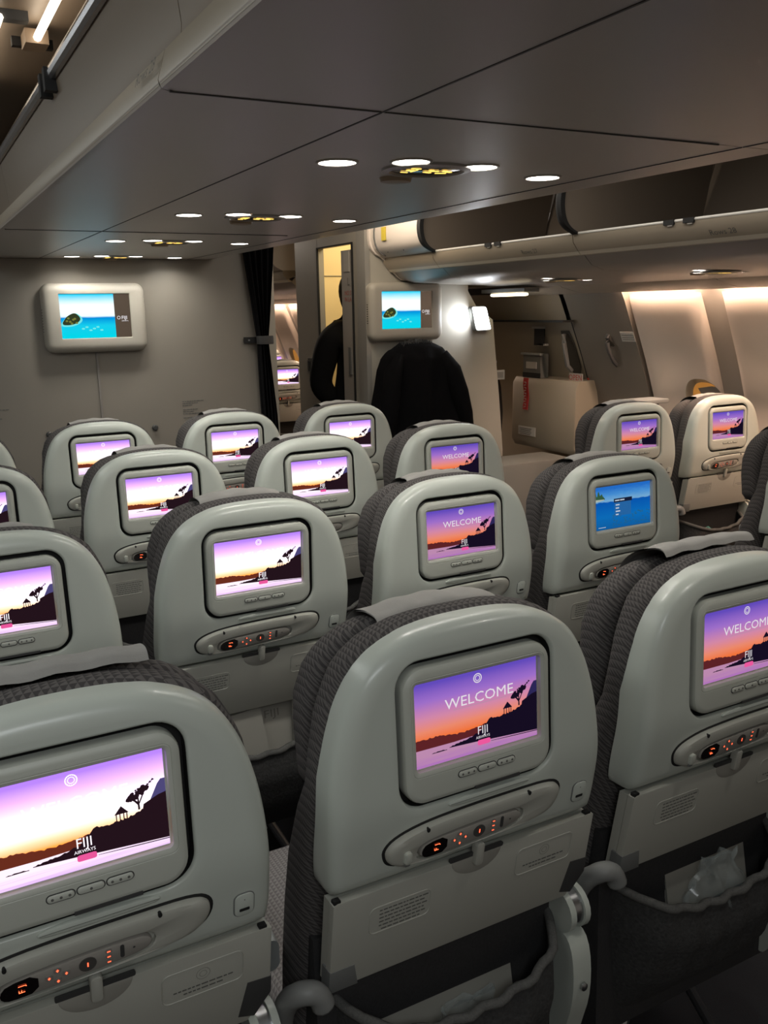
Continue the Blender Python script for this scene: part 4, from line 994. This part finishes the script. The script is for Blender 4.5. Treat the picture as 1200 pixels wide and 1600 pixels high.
def place(root, x, y, tilt, scr, cov, lab):
    root.location = (x, y, 0); tag(root, lab)
    M = Matrix.Rotation(math.radians(tilt), 3, 'X'); off = PIV-M @ PIV
    for ch in [c for c in bpy.data.objects if c.parent == root]:
        nm = ch.name.split('.')[0]
        if nm in BACK: ch.rotation_euler = (math.radians(tilt), 0, 0); ch.location = off
        if nm == 'headrest_cover': ch.data = covers[cov]
        if nm == 'monitor':
            for g in [c for c in bpy.data.objects if c.parent == ch]:
                if g.name.startswith('screen'): g.data = screens[scr]
seat_objs = []
for i, a in enumerate(SEATS):
    r = proto if i == 0 else copy_tree(proto)
    # compensate for the backrest pivot so the screen stays where it was measured
    t = math.radians(a[2]); bt = math.radians(-3.0)
    place(r, a[0], a[1]+(.42*math.sin(bt)*0), *a[2:])
    dy = -.42*math.sin(t)      # monitor shift from tilting
    r.location.y -= (dy+ .42*math.sin(bt)) if i in (3,) else dy
    seat_objs.append(r)
bpy.context.view_layer.update()
seat_objs[3].location.y = .84-.42*math.sin(math.radians(-3.0))*0
seat_objs[3].location.y = .84+.02

# ------------------------------------------------------------------ things in the pockets
def card(x, y, z, w_, h_, rot, lab, title=None, m=None, lean=.18, n=2, name='safety_card', cat='card'):
    r = MB(); m = m or paper
    Rz = Matrix.Rotation(rot, 3, 'Y')
    def P(u, v, d): q = Rz @ Vector((u, 0, v)); return (x+q.x, y+d-q.z*-lean, z+q.z)
    for k in range(n):
        r.add([P(-w_/2, -h_/2, .004*k), P(w_/2, -h_/2, .004*k), P(w_/2, h_/2, .004*k+.002*k), P(-w_/2, h_/2, .004*k+.002*k), P(-w_/2, -h_/2, .004*k+.003), P(w_/2, -h_/2, .004*k+.003), P(w_/2, h_/2, .004*k+.003), P(-w_/2, h_/2, .004*k+.003)], [(0, 1, 2, 3), (7, 6, 5, 4), (0, 4, 5, 1), (1, 5, 6, 2), (2, 6, 7, 3), (3, 7, 4, 0)], m)
    if title: add_text(r, title, .026, lambda u, v: P(u+.02*w_, v+h_*.30, -.0012), mat('faded_print', (.20, .19, .17), .6), 1.3)
    return tag(r.build(name), lab, cat)
card(-.02, .078, .497, .27, .14, -.02, 'grey magazine printed FIJI in the pocket of the bottom centre seat', 'FIJI', name='magazine', cat='magazine')
card(.06, .086, .505, .19, .15, .03, 'white-edged thin paper behind the magazine in the bottom centre pocket', m=mat('white_page', (.5, .5, .48), .6))
card(.555, .075, .505, .20, .12, -.03, 'white-edged magazine in the pocket of the right edge seat', m=paper, name='magazine', cat='magazine')
card(.53, .088, .50, .21, .14, .0, 'darker booklet behind the magazine in the right edge pocket', m=midgrey, name='booklet', cat='booklet')
card(.04, .93, .53, .22, .15, 0, 'grey magazine printed FIJI in the pocket of the reclined seat', 'FIJI', name='magazine', cat='magazine')
card(.135, .92, .545, .085, .14, .05, 'pale card with a ring emblem, right of the magazine in the reclined seat pocket')
card(-.03, .915, .535, .10, .13, -.1, 'plain pale paper, left in the reclined seat pocket')
card(2.52, 1.895, .53, .20, .14, -.04, 'grey card in the pocket of the window seat under the porthole')
def bag(x, y, z, sx, sz, m, lab, seed, contents=None):
    rd = random.Random(seed); b_ = MB(); nu, nv = 26, 18; rings = []
    ph = [rd.uniform(0, 6) for _ in range(6)]
    for j in range(nv+1):
        v = j/nv; zz = (v-.5)*sz; w_ = sx/2*(.55+.45*math.sin(PI*min(1, v*1.15+.08)))*(1 if v < .85 else 1+.5*(v-.85)); dp = .035*math.sin(PI*min(.97, v+.05))+.002
        rings.append([(x+w_*math.cos(2*PI*i/nu)+.006*math.sin(5*v+ph[0]+i), y+dp*math.sin(2*PI*i/nu)*(1+.35*math.sin(i*1.7+v*9+ph[1]))+.004*math.sin(i*2.3+v*14+ph[2]), z+zz+.008*math.sin(i*1.1+ph[3]+v*5)) for i in range(nu)])
    b_.loft(rings, m); o = b_.build('plastic_bag', smooth=25); tag(o, lab, 'bag'); return o
film = bpy.data.materials.new('clear_plastic_film'); film.use_nodes = True; pb = film.node_tree.nodes['Principled BSDF']
pb.inputs['Base Color'].default_value = (.6, .68, .68, 1); pb.inputs['Roughness'].default_value = .08; pb.inputs['Alpha'].default_value = .2; pb.inputs['Specular IOR Level'].default_value = 1
teal = mat('teal_plastic_bag', (.10, .30, .26), .2, alpha=.8, spec=.8)
bag(.55, .045, .48, .15, .14, film, 'clear crinkled plastic bag in the pocket of the right edge seat', 3)
bag(.15, .90, .43, .12, .10, teal, 'teal plastic bag in the pocket of the reclined seat', 6)
bag(2.50, 1.84, .46, .13, .10, teal, 'teal plastic bag in the pocket of the window seat under the porthole', 9)
bag(.02, .06, .42, .16, .10, film, 'clear plastic bag low in the pocket of the bottom centre seat', 12)
